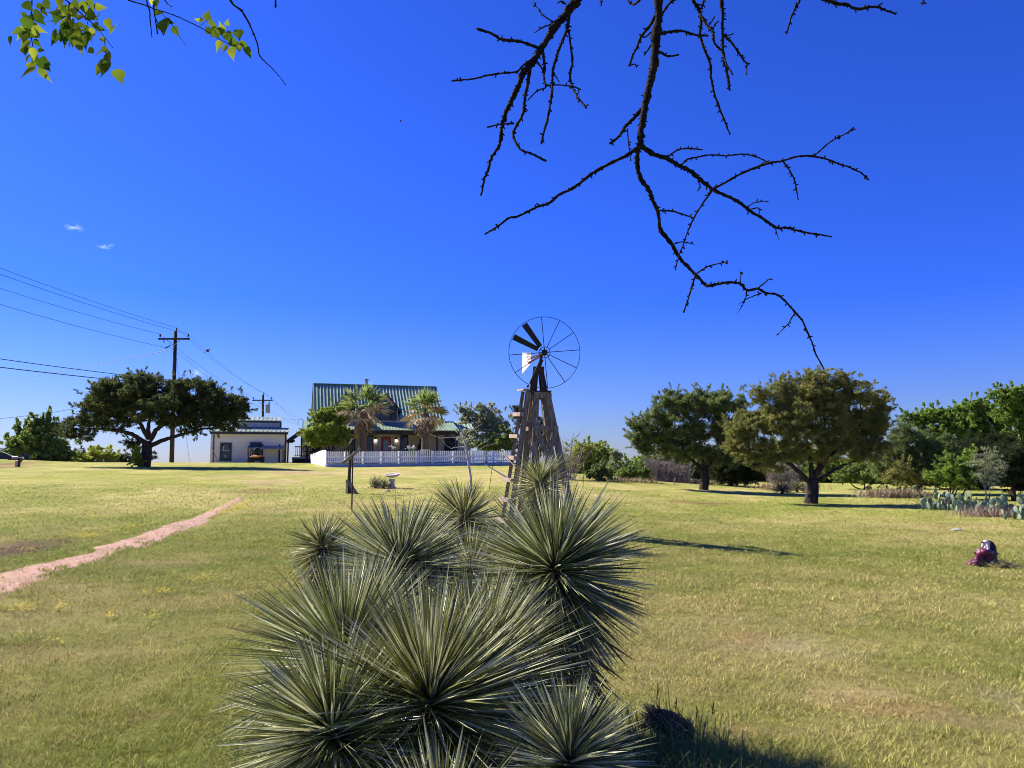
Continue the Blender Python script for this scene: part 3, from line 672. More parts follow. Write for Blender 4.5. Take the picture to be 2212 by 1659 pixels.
twig_shrub('bare_shrub', 'leafless twiggy shrub at the right foot of the windmill', 1222, 36, 46, 95, 60, 'greytwig', seed=3, spread=.9, thick=.6)
for i, (px, Y, w, h, n) in enumerate([(1340, hit(1340, 1040)[1], 160, 12, 700), (1450, hit(1450, 1041)[1], 120, 14, 700), (1520, hit(1520, 1046)[1], 90, 14, 300), (1700, 36, 120, 22, 700), (1930, 30, 130, 24, 1100), (2060, 24, 110, 26, 600), (2150, 21, 150, 26, 900), (2260, 20, 110, 24, 400)]):
    dry_grass('dry_grass', ['strip of tan dry grass under the shrubs beyond the windmill', 'tan dry grass in front of the bare grey thicket', 'tan dry grass behind the trunk of the greener juniper', 'tan dry grass left of the olive brown juniper trunk', 'pale dry grass strip with small cacti between trees', 'dry grass at the foot of the shaded prickly pear', 'pinkish dry grass in front of the sunlit prickly pears', 'dry grass at the right edge of the prickly pears'][i], px, Y, w, h, n, 'dry grass along the lawn edge', i, (.42, .33, .22) if i < 6 else (.40, .29, .23))
plant('scrub_tree', 'pale green scrub behind the greener juniper, seen under its left limb', 'tree', 1475, hit(1475, 1038)[1] + 9, [(1475, 1000, 40, 22), (1510, 990, 40, 26), (1445, 1005, 30, 20), (1540, 1005, 36, 24)], 'mid', 'broad', 4, dens=.9, seed=16, stems=4)
plant('scrub_tree', 'dense green scrub closing the view between the two big junipers', 'tree', 1640, hit(1640, 1040)[1] + 12, [(1640, 995, 44, 26), (1690, 985, 44, 30), (1730, 1000, 44, 26), (1600, 1000, 40, 26), (1780, 1000, 40, 28), (1660, 1020, 60, 16)], 'mid', 'broad', 5, dens=.9, seed=17, stems=4)
plant('scrub_bush', 'low green bush right of the yellow-green scrub at the lawn edge', 'bush', 1320, hit(1320, 1036)[1] + 8, [(1320, 1012, 30, 18), (1355, 1008, 28, 18), (1385, 1005, 26, 18), (1290, 1015, 26, 18)], 'bright', 'willow', 3, dens=.9, seed=18, stems=4)
for i, (px, row, w, hh, pal) in enumerate([(1250, 1030, 46, 36, 'lime'), (1330, 1034, 50, 32, 'bright'), (1410, 1036, 50, 36, 'bright'), (1500, 1042, 54, 40, 'mid'), (1600, 1046, 60, 44, 'bright'), (1690, 1048, 60, 46, 'mid'), (1800, 1050, 60, 50, 'oak'), (1890, 1052, 60, 50, 'mid'), (1980, 1054, 70, 50, 'oak'), (2090, 1054, 80, 60, 'mid'), (2190, 1054, 80, 60, 'oak')]):
    plant('scrub_tree', ['far yellow-green scrub showing right of the windmill legs', 'far light green scrub above the pale feathery shrub', 'far light green scrub above the bare grey thicket', 'far mid green scrub left of the greener juniper trunk', 'far light green scrub behind the low dark juniper', 'far mid green scrub under the left limb of the olive brown juniper', 'far fresh green scrub right of the olive brown juniper trunk', 'far mid green scrub behind the yellowish olive juniper bush', 'fresh green scrub at the foot of the wood, left part', 'mid green scrub at the foot of the wood behind the bright green bush', 'fresh green scrub at the foot of the wood by the right edge'][i], 'tree', px, hit(px, row)[1] + 5, [(px + dx * w, row - hh * .75 + dr, w * .42, hh * .5) for dx, dr in ((-.5, 4), (0, -3), (.5, 3), (.2, 14), (-.25, 14), (.55, 18), (-.6, 18))], pal, 'broad', 4, dens=.8, seed=60 + i, stems=4, group='scrub beyond the lawn')
# the two junipers on the right
plant('juniper_tree', 'greener of the two big junipers on the right lawn', 'tree', 1520, hit(1520, 1058)[1], [
    (1500, 880, 62, 40), (1440, 890, 44, 36), (1395, 925, 36, 32), (1375, 935, 22, 24), (1480, 935, 66, 40), (1545, 870, 48, 32), (1590, 865, 28, 24), (1570, 925, 45, 45), (1430, 955, 44, 28), (1395, 970, 26, 18), (1500, 975, 46, 26), (1555, 980, 40, 26), (1370, 912, 14, 14), (1455, 858, 22, 16), (1510, 852, 24, 14), (1610, 905, 20, 30), (1460, 985, 30, 18), (1580, 990, 34, 22), (1385, 955, 22, 22)],
    'cedar', 'juniper', 19, (1522, 1015), [(1, [(1519, 1020), (1490, 990), (1455, 965), (1420, 945)], 8, 3), (1, [(1524, 1015), (1548, 985), (1570, 950)], 8, 3), (1, [(1521, 1015), (1515, 970), (1505, 920)], 8, 3)], dens=1.0, seed=20, group='junipers on the lawn')
plant('juniper_tree', 'olive brown juniper, tallest on the right lawn', 'tree', 1752, hit(1752, 1088)[1], [
    (1740, 845, 72, 40), (1670, 865, 44, 40), (1800, 850, 56, 40), (1850, 845, 40, 28), (1890, 870, 34, 34), (1630, 915, 40, 34), (1600, 930, 36, 28), (1700, 915, 70, 44), (1780, 915, 70, 48), (1860, 915, 56, 44), (1895, 920, 32, 34), (1625, 965, 52, 28), (1700, 970, 60, 30), (1780, 975, 55, 34), (1850, 965, 50, 32), (1580, 925, 26, 22), (1755, 812, 36, 16), (1690, 830, 24, 18), (1815, 818, 20, 14), (1645, 995, 40, 18), (1870, 985, 36, 18), (1640, 850, 20, 18), (1595, 960, 26, 24), (1665, 1010, 34, 16), (1900, 960, 30, 24), (1905, 890, 24, 24)],
    'olive', 'juniper', 27, (1756, 1035), [(1, [(1748, 1042), (1715, 1010), (1680, 988), (1640, 972)], 11, 4), (1, [(1758, 1035), (1785, 995), (1820, 960), (1850, 930)], 12, 4), (1, [(1754, 1035), (1748, 980), (1730, 900)], 12, 4), (1, [(1757, 1035), (1775, 985), (1782, 900)], 12, 4), (1, [(1762, 1040), (1810, 1012), (1860, 990)], 9, 3)], dens=1.0, seed=21, group='junipers on the lawn')
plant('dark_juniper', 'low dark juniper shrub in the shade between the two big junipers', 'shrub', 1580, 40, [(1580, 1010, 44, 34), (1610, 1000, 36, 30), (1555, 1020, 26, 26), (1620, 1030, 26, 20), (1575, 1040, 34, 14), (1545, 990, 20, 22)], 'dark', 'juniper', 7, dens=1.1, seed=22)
# wood on the right
RT = 'trees on the right edge of the lawn'
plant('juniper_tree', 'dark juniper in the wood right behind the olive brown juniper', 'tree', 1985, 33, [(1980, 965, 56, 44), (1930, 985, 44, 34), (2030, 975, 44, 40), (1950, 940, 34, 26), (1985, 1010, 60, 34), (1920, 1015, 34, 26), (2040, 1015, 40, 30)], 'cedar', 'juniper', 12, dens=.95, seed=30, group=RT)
plant('oak_tree', 'fresh green broadleaf tree at the back of the wood', 'tree', 2070, 42, [(2000, 905, 34, 26), (2045, 905, 40, 32), (2095, 890, 44, 30), (2130, 905, 44, 40), (2080, 930, 56, 34), (2020, 935, 34, 20), (1965, 905, 22, 16), (2060, 985, 56, 40), (2150, 945, 50, 40)], 'oak', 'broad', 12, dens=.95, seed=31, group=RT)
plant('oak_tree', 'taller bright green broadleaf tree at the right edge of the photo', 'tree', 2215, 36, [(2190, 865, 44, 30), (2235, 860, 50, 36), (2165, 855, 24, 18), (2240, 910, 60, 46), (2195, 905, 40, 24), (2250, 970, 60, 40), (2300, 900, 60, 60)], 'oak', 'broad', 14, dens=.95, seed=32, group=RT)
plant('green_bush', 'bright green bush between the dark juniper and the prickly pears', 'bush', 2060, 29, [(2055, 1005, 34, 28), (2085, 1015, 30, 28), (2035, 1030, 30, 22), (2075, 1040, 40, 18), (2100, 990, 22, 22)], 'oak', 'broad', 5, dens=.9, seed=33, stems=4)
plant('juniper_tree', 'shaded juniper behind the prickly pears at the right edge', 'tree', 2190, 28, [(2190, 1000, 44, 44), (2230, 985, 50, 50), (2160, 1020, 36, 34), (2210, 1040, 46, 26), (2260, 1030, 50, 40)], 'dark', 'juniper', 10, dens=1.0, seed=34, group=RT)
plant('grey_shrub', 'pale grey-green feathery shrub with thin pale stems by the prickly pears', 'shrub', 2132, 24, [(2130, 985, 34, 26), (2115, 1010, 32, 24), (2150, 1005, 30, 26), (2135, 1035, 30, 18)], 'pale', 'willow', 3, dens=.4, leaf=.7, seed=35, stems=5, bark='greytwig')
plant('dark_bush', 'dark green bush under the right side of the olive brown juniper', 'bush', 1865, 37, [(1865, 1025, 36, 24), (1830, 1030, 26, 18), (1895, 1035, 26, 18)], 'mid', 'broad', 5, dens=.9, seed=36, stems=4)
plant('olive_bush', 'yellowish olive juniper bush in front of the wood', 'bush', 1945, 31.5, [(1945, 1020, 34, 24), (1970, 1035, 30, 18), (1925, 1035, 24, 16)], 'olive', 'juniper', 5, dens=.9, seed=37)
plant('juniper_tree', 'dark juniper filling the gap behind the bright green bush', 'tree', 2100, 37, [(2100, 985, 60, 50), (2160, 975, 50, 50), (2110, 1030, 60, 30), (2040, 1030, 50, 30), (1990, 1040, 50, 24)], 'dark', 'juniper', 10, dens=.9, seed=38, group=RT)
plant('juniper_tree', 'juniper standing outside the right edge of the wood', 'tree', 2380, 30, [(2380, 940, 90, 70), (2330, 1000, 60, 50), (2430, 1000, 70, 50)], 'cedar', 'juniper', 14, dens=.6, seed=39, group=RT)
# soft yuccas on the lawn edge
def small_yucca(px, Y, rpx, n, label, seed, group='small yuccas along the lawn edge', pal=2, h=.12):
    g = gpt(px, Y); d = (g[1] * cp + (g[2] + h - CAMZ) * sp)
    r = np.random.default_rng(700 + seed); c = g + A3(0, 0, h); t = thing('yucca_plant', label, 'yucca', g, group); R = rpx / FPX * Y
    z = -.2 + 1.2 * r.random(n); ph = r.random(n) * 6.283; st = np.sqrt(np.maximum(0, 1 - z * z)); dd = np.stack([np.cos(ph) * st, np.sin(ph) * st, z], 1)
    col = np.array([.14, .17, .08]) * (.7 + .7 * r.random((n, 1))); old = (z < .1)[:, None]; col = np.where(old, np.array([.36, .28, .17]) * (.6 + .6 * r.random((n, 1))), col)
    mb = MB(); yucca_leaves(mb, c, dd, R * (.75 + .4 * r.random(n)), np.full(n, max(.02, 1.3 * Y / FPX)), col, A3(0, 0, 1), .08, .05, r); mb.build('leaf_rosette', M['yucca'], t, col=True)
    mb = MB(); mb.tube([g - A3(0, 0, .05), c], [.07, .05], 7); mb.build('trunk', M['bark'], t)
small_yucca(1478, 45, 30, 130, 'yucca clump left of the greener juniper trunk', 1)
small_yucca(1690, 33, 30, 150, 'pale yucca clump left of the olive brown juniper trunk', 2)
small_yucca(1722, 34, 26, 120, 'yucca close against the olive brown juniper trunk', 3)
# prickly pears
def pear(px, Y, label, n, w, h, seed):
    r = np.random.default_rng(1700 + seed); g = gpt(px, Y); t = thing('prickly_pear', label, 'cactus', g, 'prickly pears on the right'); mb = MB()
    done = []
    for k in range(n):
        if k < n * .42 or not done:
            b = g + A3(r.uniform(-w, w), r.uniform(-.35, .35), 0); b[2] = float(gz(b[0], b[1])); d = nrm(A3(r.normal(0, .25), r.normal(0, .2), 1))
        else:
            b0, d0, s0 = done[r.integers(len(done))]
            if b0[2] + d0[2] * s0 - g[2] > h * .75: b0, d0, s0 = done[0]
            b = b0 + d0 * s0 * .93; d = nrm(d0 * .6 + A3(r.normal(0, .55), r.normal(0, .35), .5))
        s = r.uniform(.14, .23); done.append((b, d, s))
        nn = nrm(np.cross(d, A3(r.normal(0, 1), r.normal(0, .6), .1))); e = np.cross(nn, d); R = np.stack([e, nn, d])
        c = np.array([.17, .25, .17]) * r.uniform(.7, 1.25) + A3(.06, .04, 0) * r.random()
        mb = MB(); mb.blob(b + d * s * .5, (s * .40, s * .07, s * .53), 12, 7, .03, c, R); mb.build('pad', M['cactus'], t, smooth=True, col=True)
pear(2035, 23.5, 'dark prickly pear clump lying in the juniper shadow', 34, .75, .75, 1)
pear(2075, 23, 'prickly pear clump half in shadow beside the darkest clump', 26, .5, .8, 2)
pear(2125, 21.5, 'sunlit prickly pear clump below the pale feathery shrub', 30, .6, .8, 3)
pear(2172, 21, 'sunlit prickly pear with two pale round pads on top', 30, .6, .95, 4)
pear(2215, 20, 'prickly pear with long pads cut by the right edge of the photo', 26, .5, .8, 5)
pear(1990, 30, 'small prickly pear in pale dry grass, right end of the strip', 12, .5, .5, 6)
pear(1925, 31, 'small prickly pear in pale dry grass, middle of the strip', 10, .6, .5, 7)
# palms
def palm(px, Y, crow, tw, label, seed, R=46):
    r = np.random.default_rng(2100 + seed); g = gpt(px, Y); c = P(px, crow, Y); s = Y / FPX; t = thing('fan_palm', label, 'palm', g, 'fan palms in front of the house')
    mb = MB(); mb.tube(curve_pts([g - A3(0, 0, .2), g * .6 + c * .4, c], 8, .01), [tw * s * .62, tw * s * .5, tw * s * .55], 12); mb.build('trunk', M['palmtrunk'], t, smooth=True)
    def fans(n, elo, ehi, col, pr, fr, droop, name):
        m = MB()
        for k in range(n):
            az = r.random() * 6.283; el = r.uniform(elo, ehi); d = A3(math.cos(az) * math.cos(el), math.sin(az) * math.cos(el), math.sin(el))
            start = c + A3(0, 0, -.0) + (A3(0, 0, el * .35) if el < 0 else 0); tip = start + d * pr * s * r.uniform(.8, 1.1)
            m.tube([start, tip], [.022, .014], 4, np.array(col) * .8)
            sd = nrm(np.cross(d, A3(0, 0, 1)) + r.normal(0, .25, 3)); q = 22; a = np.linspace(-1.25, 1.25, q) + r.normal(0, .04, q)
            dir_ = nrm(d * np.cos(a)[:, None] + sd * np.sin(a)[:, None] + r.normal(0, .05, (q, 3)))
            L = fr * s * (.75 + .35 * r.random(q)); cc = np.array(col) * r.uniform(.65, 1.3) * (.8 + .4 * r.random((q, 1)))
            mid = tip + dir_ * (L * .55)[:, None]; end = mid + nrm(dir_ + A3(0, 0, -droop)) * (L * .5)[:, None]
            sdv = nrm(np.cross(dir_, r.normal(size=(q, 3)))); w = .035
            v = np.stack([tip + dir_ * .02 - sdv * w * .3, tip + dir_ * .02 + sdv * w * .3, mid + sdv * w, end, mid - sdv * w], 1).reshape(-1, 3); b = np.arange(q)[:, None] * 5
            m.add(v, [b + np.array([[0, 1, 2, 4]]), b + np.array([[4, 2, 3]])], np.repeat(cc, 5, 0))
        m.build(name, M['leafthin' if name == 'green_fronds' else 'deadleaf'], t, col=True)
    fans(22, .1, 1.45, (.26, .33, .10), R * .5, R * .62, .25, 'green_fronds')
    fans(17, -.5, .35, (.64, .50, .28), R * .55, R * .58, .5, 'dry_fronds')
    fans(24, -1.5, -.85, (.40, .29, .19), R * .36, R * .40, .8, 'dead_frond_skirt')
palm(785, 56.5, 886, 15, 'fan palm left of the red door with brown hanging skirt', 1, 58)
palm(918, 56.8, 893, 15, 'fan palm right of the red door with brown hanging skirt', 2, 52)
# ---------------------------------------------------------------- house
class Frame:
    def __init__(s, o, th): s.o = np.asarray(o, float); s.U = A3(math.cos(th), math.sin(th), 0); s.V = A3(-math.sin(th), math.cos(th), 0)
    def p(s, u, v, z): return s.o + s.U * u + s.V * v + A3(0, 0, z)
    def box(s, mb, u0, u1, v0, v1, z0, z1, col=(1, 1, 1)): return mb.box(s.p(u0, v0, z0), s.U * (u1 - u0), s.V * (v1 - v0), A3(0, 0, z1 - z0), col)
    def u_at(s, px, v, z=2.0):
        lo, hi = -30.0, 60.0
        for _ in range(50):
            m = (lo + hi) / 2; q = s.p(m, v, z); d = q[1] * cp + (q[2] - CAMZ) * sp
            if CX + FPX * q[0] / d < px: lo = m
            else: hi = m
        return (lo + hi) / 2
def z_at(q, row):
    return P(CX, row, q[1])[2]
def slope_roof(F, mb, rib, u0, u1, va, za, vb, zb, th=.1, step=.28, rh=.05, rw=.045):
    a = F.p(u0, va, za); S = F.V * (vb - va) + A3(0, 0, zb - za); n = nrm(np.cross(F.U, S)); n = n if n[2] > 0 else -n
    mb.box(a - n * th, F.U * (u1 - u0), S, n * th)
    if rib is not None:
        k = int((u1 - u0) / step)
        for i in range(k + 1):
            u = u0 + (u1 - u0 - rw) * i / k
            rib.box(F.p(u, va, za) + n * .002, F.U * rw, S, n * rh)
def house():
    th = rad(16); R0 = P(680, 829, 66); z0 = 1.62; HD = 4.2
    V = A3(-math.sin(th), math.cos(th), 0); o = R0 - V * HD; o[2] = z0; F = Frame(o, th); ridge = R0[2] - z0
    L = F.u_at(939.5, HD, ridge); eave = 3.45; sl = (ridge - eave) / HD; ov = .35
    t = thing('house', 'tan story-and-a-half house with green metal roof, dormers and a red door', 'house', F.p(L / 2, 0, 0))
    # walls
    mb = MB(); u0, u1 = .15, L - .15
    F.box(mb, u0, u1, 0, 2 * HD, -.4, eave - .1)
    for u in (u0, u1 - .1): mb.poly([F.p(u, 0.02, eave - .1), F.p(u, 2 * HD - .02, eave - .1), F.p(u, HD, ridge - .22)], F.U * .1)
    wall = mb.build('wall', M['stucco'], t)
    mb = MB(); rb = MB()
    slope_roof(F, mb, rb, -.12, L + .12, -ov, eave - sl * ov, HD, ridge); slope_roof(F, mb, rb, -.12, L + .12, 2 * HD + ov, eave - sl * ov, HD, ridge)
    mb.beam(F.p(-.14, HD, ridge + .02), F.p(L + .14, HD, ridge + .02), .34, .06)
    roof = mb.build('roof', M['greenroof'], t); rb.build('roof_ribs', M['sunlitrib'], roof)
    tr = MB()
    for u in (-.15, L + .13):
        tr.beam(F.p(u, -ov, eave - sl * ov - .12), F.p(u, HD, ridge - .12), .05, .2); tr.beam(F.p(u, 2 * HD + ov, eave - sl * ov - .12), F.p(u, HD, ridge - .12), .05, .2)
    F.box(tr, -.15, L + .15, -ov - .05, -ov, eave - sl * ov - .22, eave - sl * ov - .02)
    tr.build('roof_trim', M['navy'], t)
    cu = F.u_at(792, HD, ridge); mb = MB(); c = F.p(cu, HD + .25, ridge - .5); mb.lathe(c, [(.001, 0), (.14, 0), (.14, .95), (.2, .95), (.2, 1.08), (.001, 1.12)], 14); mb.build('flue_pipe', M['grey'], roof)
    mb = MB(); uu = F.u_at(863, 1.6, 5); q = F.p(uu, 1.5, eave + sl * 1.5); mb.lathe(q, [(.001, -.1), (.05, -.1), (.05, .35), (.001, .35)], 8); mb.build('vent_pipe', M['blackmetal'], roof)
    # dormers
    for (pc, pl, pr) in ((747, 718, 776), (832.5, 803.2, 861.8)):
        vw = -.12; uc = F.u_at(pc, vw, 4.5); ul = F.u_at(pl + 3, vw, 4.5); ur = F.u_at(pr - 3, vw, 4.5); w = (ur - ul) / 2; uc = (ul + ur) / 2
        pk = z_at(F.p(uc, vw, 0), 848) - z0; ev = z_at(F.p(uc, vw, 0), 878) - z0; bs = eave - .12
        back = (pk - eave) / sl; eb = (ev - eave) / sl
        d = MB(); d.poly([F.p(uc - w, vw, bs), F.p(uc + w, vw, bs), F.p(uc + w, vw, ev), F.p(uc, vw, pk - .1), F.p(uc - w, vw, ev)], F.V * .15)
        for sgn in (-1, 1):
            u = uc + sgn * w - (.08 if sgn > 0 else 0)
            d.poly([F.p(u, vw + .15, bs), F.p(u, vw + .15, ev), F.p(u, max(eb, vw + .3), ev)], F.U * .08)
        dm = d.build('dormer', M['stucco'], t)
        r = MB(); k = (pk - ev) / w
        for sgn in (-1, 1):
            e = uc + sgn * (w + .32); ez = ev - k * .32
            A_, B_ = F.p(e, vw - .25, ez), F.p(uc, vw - .25, pk + .02); C_, D_ = F.p(uc, back + .1, pk + .02), F.p(e, max((ez - eave) / sl, .4) + .1, ez)
            r.add([A_, B_, C_, D_, A_ - A3(0, 0, .14), B_ - A3(0, 0, .14), C_ - A3(0, 0, .14), D_ - A3(0, 0, .14)], [np.array([[0, 1, 2, 3], [7, 6, 5, 4], [0, 4, 5, 1], [3, 2, 6, 7], [0, 3, 7, 4]])])
        r.build('dormer_roof', M['navy'], dm)
        # arched window
        g = MB(); n = 14; wa = .42
        arch = [F.p(uc + wa * math.cos(a), vw - .03, bs + 1.32 + wa * math.sin(a)) for a in np.linspace(0, math.pi, n)]
        g.poly([F.p(uc - wa, vw - .03, bs + .22), F.p(uc + wa, vw - .03, bs + .22)] + arch, F.V * .02)
        for sg in (-1, 1): F.box(g, min(uc + sg * .5, uc + sg * .86), max(uc + sg * .5, uc + sg * .86), vw - .03, vw - .01, bs + .22, bs + 1.3)
        win = g.build('window', M['glass'], dm)
        f = MB(); f.tube([F.p(uc - wa, vw - .05, bs + .2)] + arch[::-1] + [F.p(uc + wa, vw - .05, bs + .2)], .045, 5)
        for u in (-.9, .9, -.47, .47): F.box(f, uc + u - .04, uc + u + .04, vw - .07, vw - .035, bs + .2, bs + 1.36)
        F.box(f, uc - .94, uc + .94, vw - .075, vw - .04, bs + .14, bs + .22); F.box(f, uc - .94, uc - .43, vw - .075, vw - .04, bs + 1.3, bs + 1.38); F.box(f, uc + .43, uc + .94, vw - .075, vw - .04, bs + 1.3, bs + 1.38)
        F.box(f, uc - .025, uc + .025, vw - .065, vw - .035, bs + .22, bs + 1.7); F.box(f, uc - wa, uc + wa, vw - .066, vw - .036, bs + .75, bs + .79)
        f.build('window_frame', M['navy'], win)
        c = MB()
        for u in (uc - w, uc + w - .12): F.box(c, u, u + .12, vw - .03, vw - .002, bs, ev - .05)
        c.build('corner_trim', M['agedpaint'], dm)
    # porch
    pv = -2.7; ul = F.u_at(655, pv, 2.4); ur = F.u_at(992, pv, 2.4); pz = z_at(F.p(ur / 2, pv, 0), 928.5) - z0
    mb = MB(); rb = MB(); slope_roof(F, mb, rb, ul, ur, pv, pz, -.02, pz + .78, .1, .24, .03, .035); pr_ = mb.build('porch_roof', M['porchroof'], t); rb.build('roof_ribs', M['porchroof'], pr_)
    mb = MB(); F.box(mb, ul, ur, pv - .03, pv + .1, pz - .36, pz - .06); F.box(mb, ul, ur, pv + .1, -.02, pz - .16, pz - .12); mb.build('porch_beam', M['darkwood'], t)
    for px in (663, 720, 792, 866, 913.5, 944, 986):
        u = F.u_at(px, pv + .15, 1.2); m2 = MB(); F.box(m2, u - .08, u + .08, pv + .05, pv + .21, -.3, pz - .36); m2.build('porch_post', M['navy'], t)
    mb = MB(); F.box(mb, ul, ur, pv, 0, -.5, .0); mb.build('porch_floor', M['concrete'], t)
    mb = MB(); F.box(mb, ul, ur, pv + .02, pv + .08, .82, .9); F.box(mb, ul, ur, pv + .02, pv + .08, .12, .18)
    for u in np.arange(ul + .1, ur, .14): F.box(mb, u, u + .03, pv + .03, pv + .07, .18, .82)
    mb.build('porch_railing', M['darkwood'], t)
    # front openings on wall v=0 (px from photo)
    def wbox(x0, x1, zz0, zz1, d0, d1, name, m, par=t, label=None):
        q = MB(); F.box(q, F.u_at(x0, 0, 1.2), F.u_at(x1, 0, 1.2), d0, d1, zz0, zz1); ob = q.build(name, M[m], par)
        if label: ob['label'] = label
        return ob
    def window(x0, x1, a=.55, b=2.2):
        wi = wbox(x0, x1, a, b, -.04, -.005, 'window', 'glass'); u0, u1 = F.u_at(x0, 0, 1.2), F.u_at(x1, 0, 1.2); f = MB()
        for q0, q1, w0, w1 in ((u0 - .09, u0, a - .09, b + .09), (u1, u1 + .09, a - .09, b + .09), (u0, u1, a - .09, a), (u0, u1, b, b + .09)): F.box(f, q0, q1, -.07, -.01, w0, w1)
        um = (u0 + u1) / 2; F.box(f, um - .02, um + .02, -.06, -.042, a, b)
        for k in (1, 2, 3): zz = a + (b - a) * k / 4; F.box(f, u0, u1, -.063, -.045, zz - .015, zz + .015)
        f.build('window_frame', M['navy'], wi)
    window(792, 804); window(866, 879); window(757, 765, .9, 2.0); window(676, 690); window(962, 980); window(908, 912, 1.2, 1.9)
    d = wbox(822.7, 844, .02, 2.12, -.10, -.06, 'door', 'reddoor'); q = MB(); F.box(q, F.u_at(828, 0, 1.2), F.u_at(839, 0, 1.2), -.115, -.102, .35, 1.9); q.build('door_pane', M['bluepane'], d)
    q = MB(); k = F.p(F.u_at(825, 0, 1.2), -.14, 1.0); q.blob(k, (.035, .035, .035), 8, 6); q.build('door_knob', M['blackmetal'], d)
    for x0, x1 in ((814.8, 819.6), (847, 852)): wbox(x0, x1, .3, 2.05, -.06, -.015, 'sidelight', 'bluepane')
    q = MB(); F.box(q, F.u_at(813, 0, 1.2), F.u_at(853, 0, 1.2), -.09, -.012, 2.16, 2.34); F.box(q, F.u_at(820, 0, 1.2), F.u_at(822.3, 0, 1.2), -.09, -.012, .0, 2.16); F.box(q, F.u_at(844.4, 0, 1.2), F.u_at(846.6, 0, 1.2), -.09, -.012, .0, 2.16); q.build('door_surround', M['agedpaint'], t)
    for px in (811.5, 856.3):
        u = F.u_at(px, -.15, 1.8); zz = z_at(F.p(u, -.15, 0), 953) - z0; q = MB(); F.box(q, u - .07, u + .07, -.2, -.01, zz + .14, zz + .3); lamp = q.build('wall_lamp', M['blackmetal'], t)
        q = MB(); q.blob(F.p(u, -.13, zz + .04), (.085, .085, .11), 10, 8); q.build('lamp_globe', M['lampglass'], lamp)
    for px in (905, 755): wbox(px - 3, px + 3, 1.0, 1.5, -.16, -.01, 'wall_box', 'darkwood')
    # right wing and left deck wing
    mb = MB(); uw = L + 3.2; F.box(mb, L - .1, uw - .3, 2.2, 6.6, -.4, 2.55); mb.build('side_wing', M['stucco'], t)
    mb = MB(); rb = MB(); zz = z_at(F.p(uw, 2, 0), 908) - z0; slope_roof(F, mb, rb, L + .14, uw, 1.8, zz - 1.0, 4.4, zz); slope_roof(F, mb, rb, L + .14, uw, 7.0, zz - 1.0, 4.4, zz); w2 = mb.build('wing_roof', M['greenroof'], t); rb.build('roof_ribs', M['sunlitrib'], w2)
    return F, L, t, z0
HF, HL, HT, HZ = house()
def deck():
    """porch wing at the left end of the house"""
    o = gpt(621, 60); o[2] = 1.6; F = Frame(o, rad(16)); t = thing('deck', 'raised dark deck with sloped roof and railing left of the house', 'deck', F.p(1, 0, 0))
    W = 1.9
    mb = MB(); F.box(mb, .3, W + 1.0, 0, 3.2, .34, .46); mb.build('deck_floor', M['agedpaint'], t)
    mb = MB(); F.box(mb, .35, W + .95, .06, 3.1, -.2, .338); mb.build('skirt_board', M['darkwood'], t)
    mb = MB(); slope_roof(F, mb, mb, 0, 1.0, 0, 0, 1, .01) if False else None
    a = F.p(.05, -.5, 1.8); mb.box(a, F.U * 1.6 + A3(0, 0, 1.15), F.V * 4.2, A3(0, 0, .12)); mb.build('roof', M['greenroof'], t)
    mb = MB(); mb.beam(F.p(.05, -.53, 1.72), F.p(1.65, -.53, 2.87), .06, .2)
    for k in range(5): v = -.2 + k * .7; mb.beam(F.p(.1, v, 1.74), F.p(1.6, v, 2.82), .06, .14)
    mb.build('rafters', M['navy'], t)
    mb = MB(); F.box(mb, 1.0, W + .9, 2.2, 2.35, .46, 2.3); mb.build('back_wall', M['agedpaint'], t)
    for u, v in ((-.35, .1), (-.05, .2), (.95, .05), (1.9, .05), (-.3, 2.6)):
        mb = MB(); F.box(mb, u, u + .12, v, v + .12, -.3, 1.9 if u < .5 else 2.2); mb.build('post', M['darkwood'], t)
    mb = MB(); F.box(mb, -.5, .5, 0, .1, 1.62, 1.76); F.box(mb, -.5, .4, 2.6, 2.7, 1.62, 1.76); F.box(mb, -.5, .5, .15, 2.6, 1.765, 1.8); mb.build('pergola_beam', M['darkwood'], t)
    mb = MB(); F.box(mb, .5, W + .9, .02, .08, 1.22, 1.3); F.box(mb, .5, W + .9, .02, .08, .52, .58)
    for u in np.arange(.58, W + .85, .14): F.box(mb, u, u + .04, .03, .07, .58, 1.22)
    mb.build('railing', M['darkwood'], t)
deck()
def service_mast():
    b = P(654, 925, 62); t0 = b + A3(0, 0, .75); t = thing('service_mast', 'thin bent service mast on the roof left of the house', 'mast', b)
    mb = MB(); mb.tube([b - A3(0, 0, .5), t0], [.028, .028], 6); mb.tube(curve_pts([t0 - A3(0, 0, .1), t0 + A3(-.3, 0, -.0), t0 + A3(-.42, 0, -.4)], 5), .015, 5); mb.build('pipe', M['grey'], t)
    return t0
MAST = service_mast()
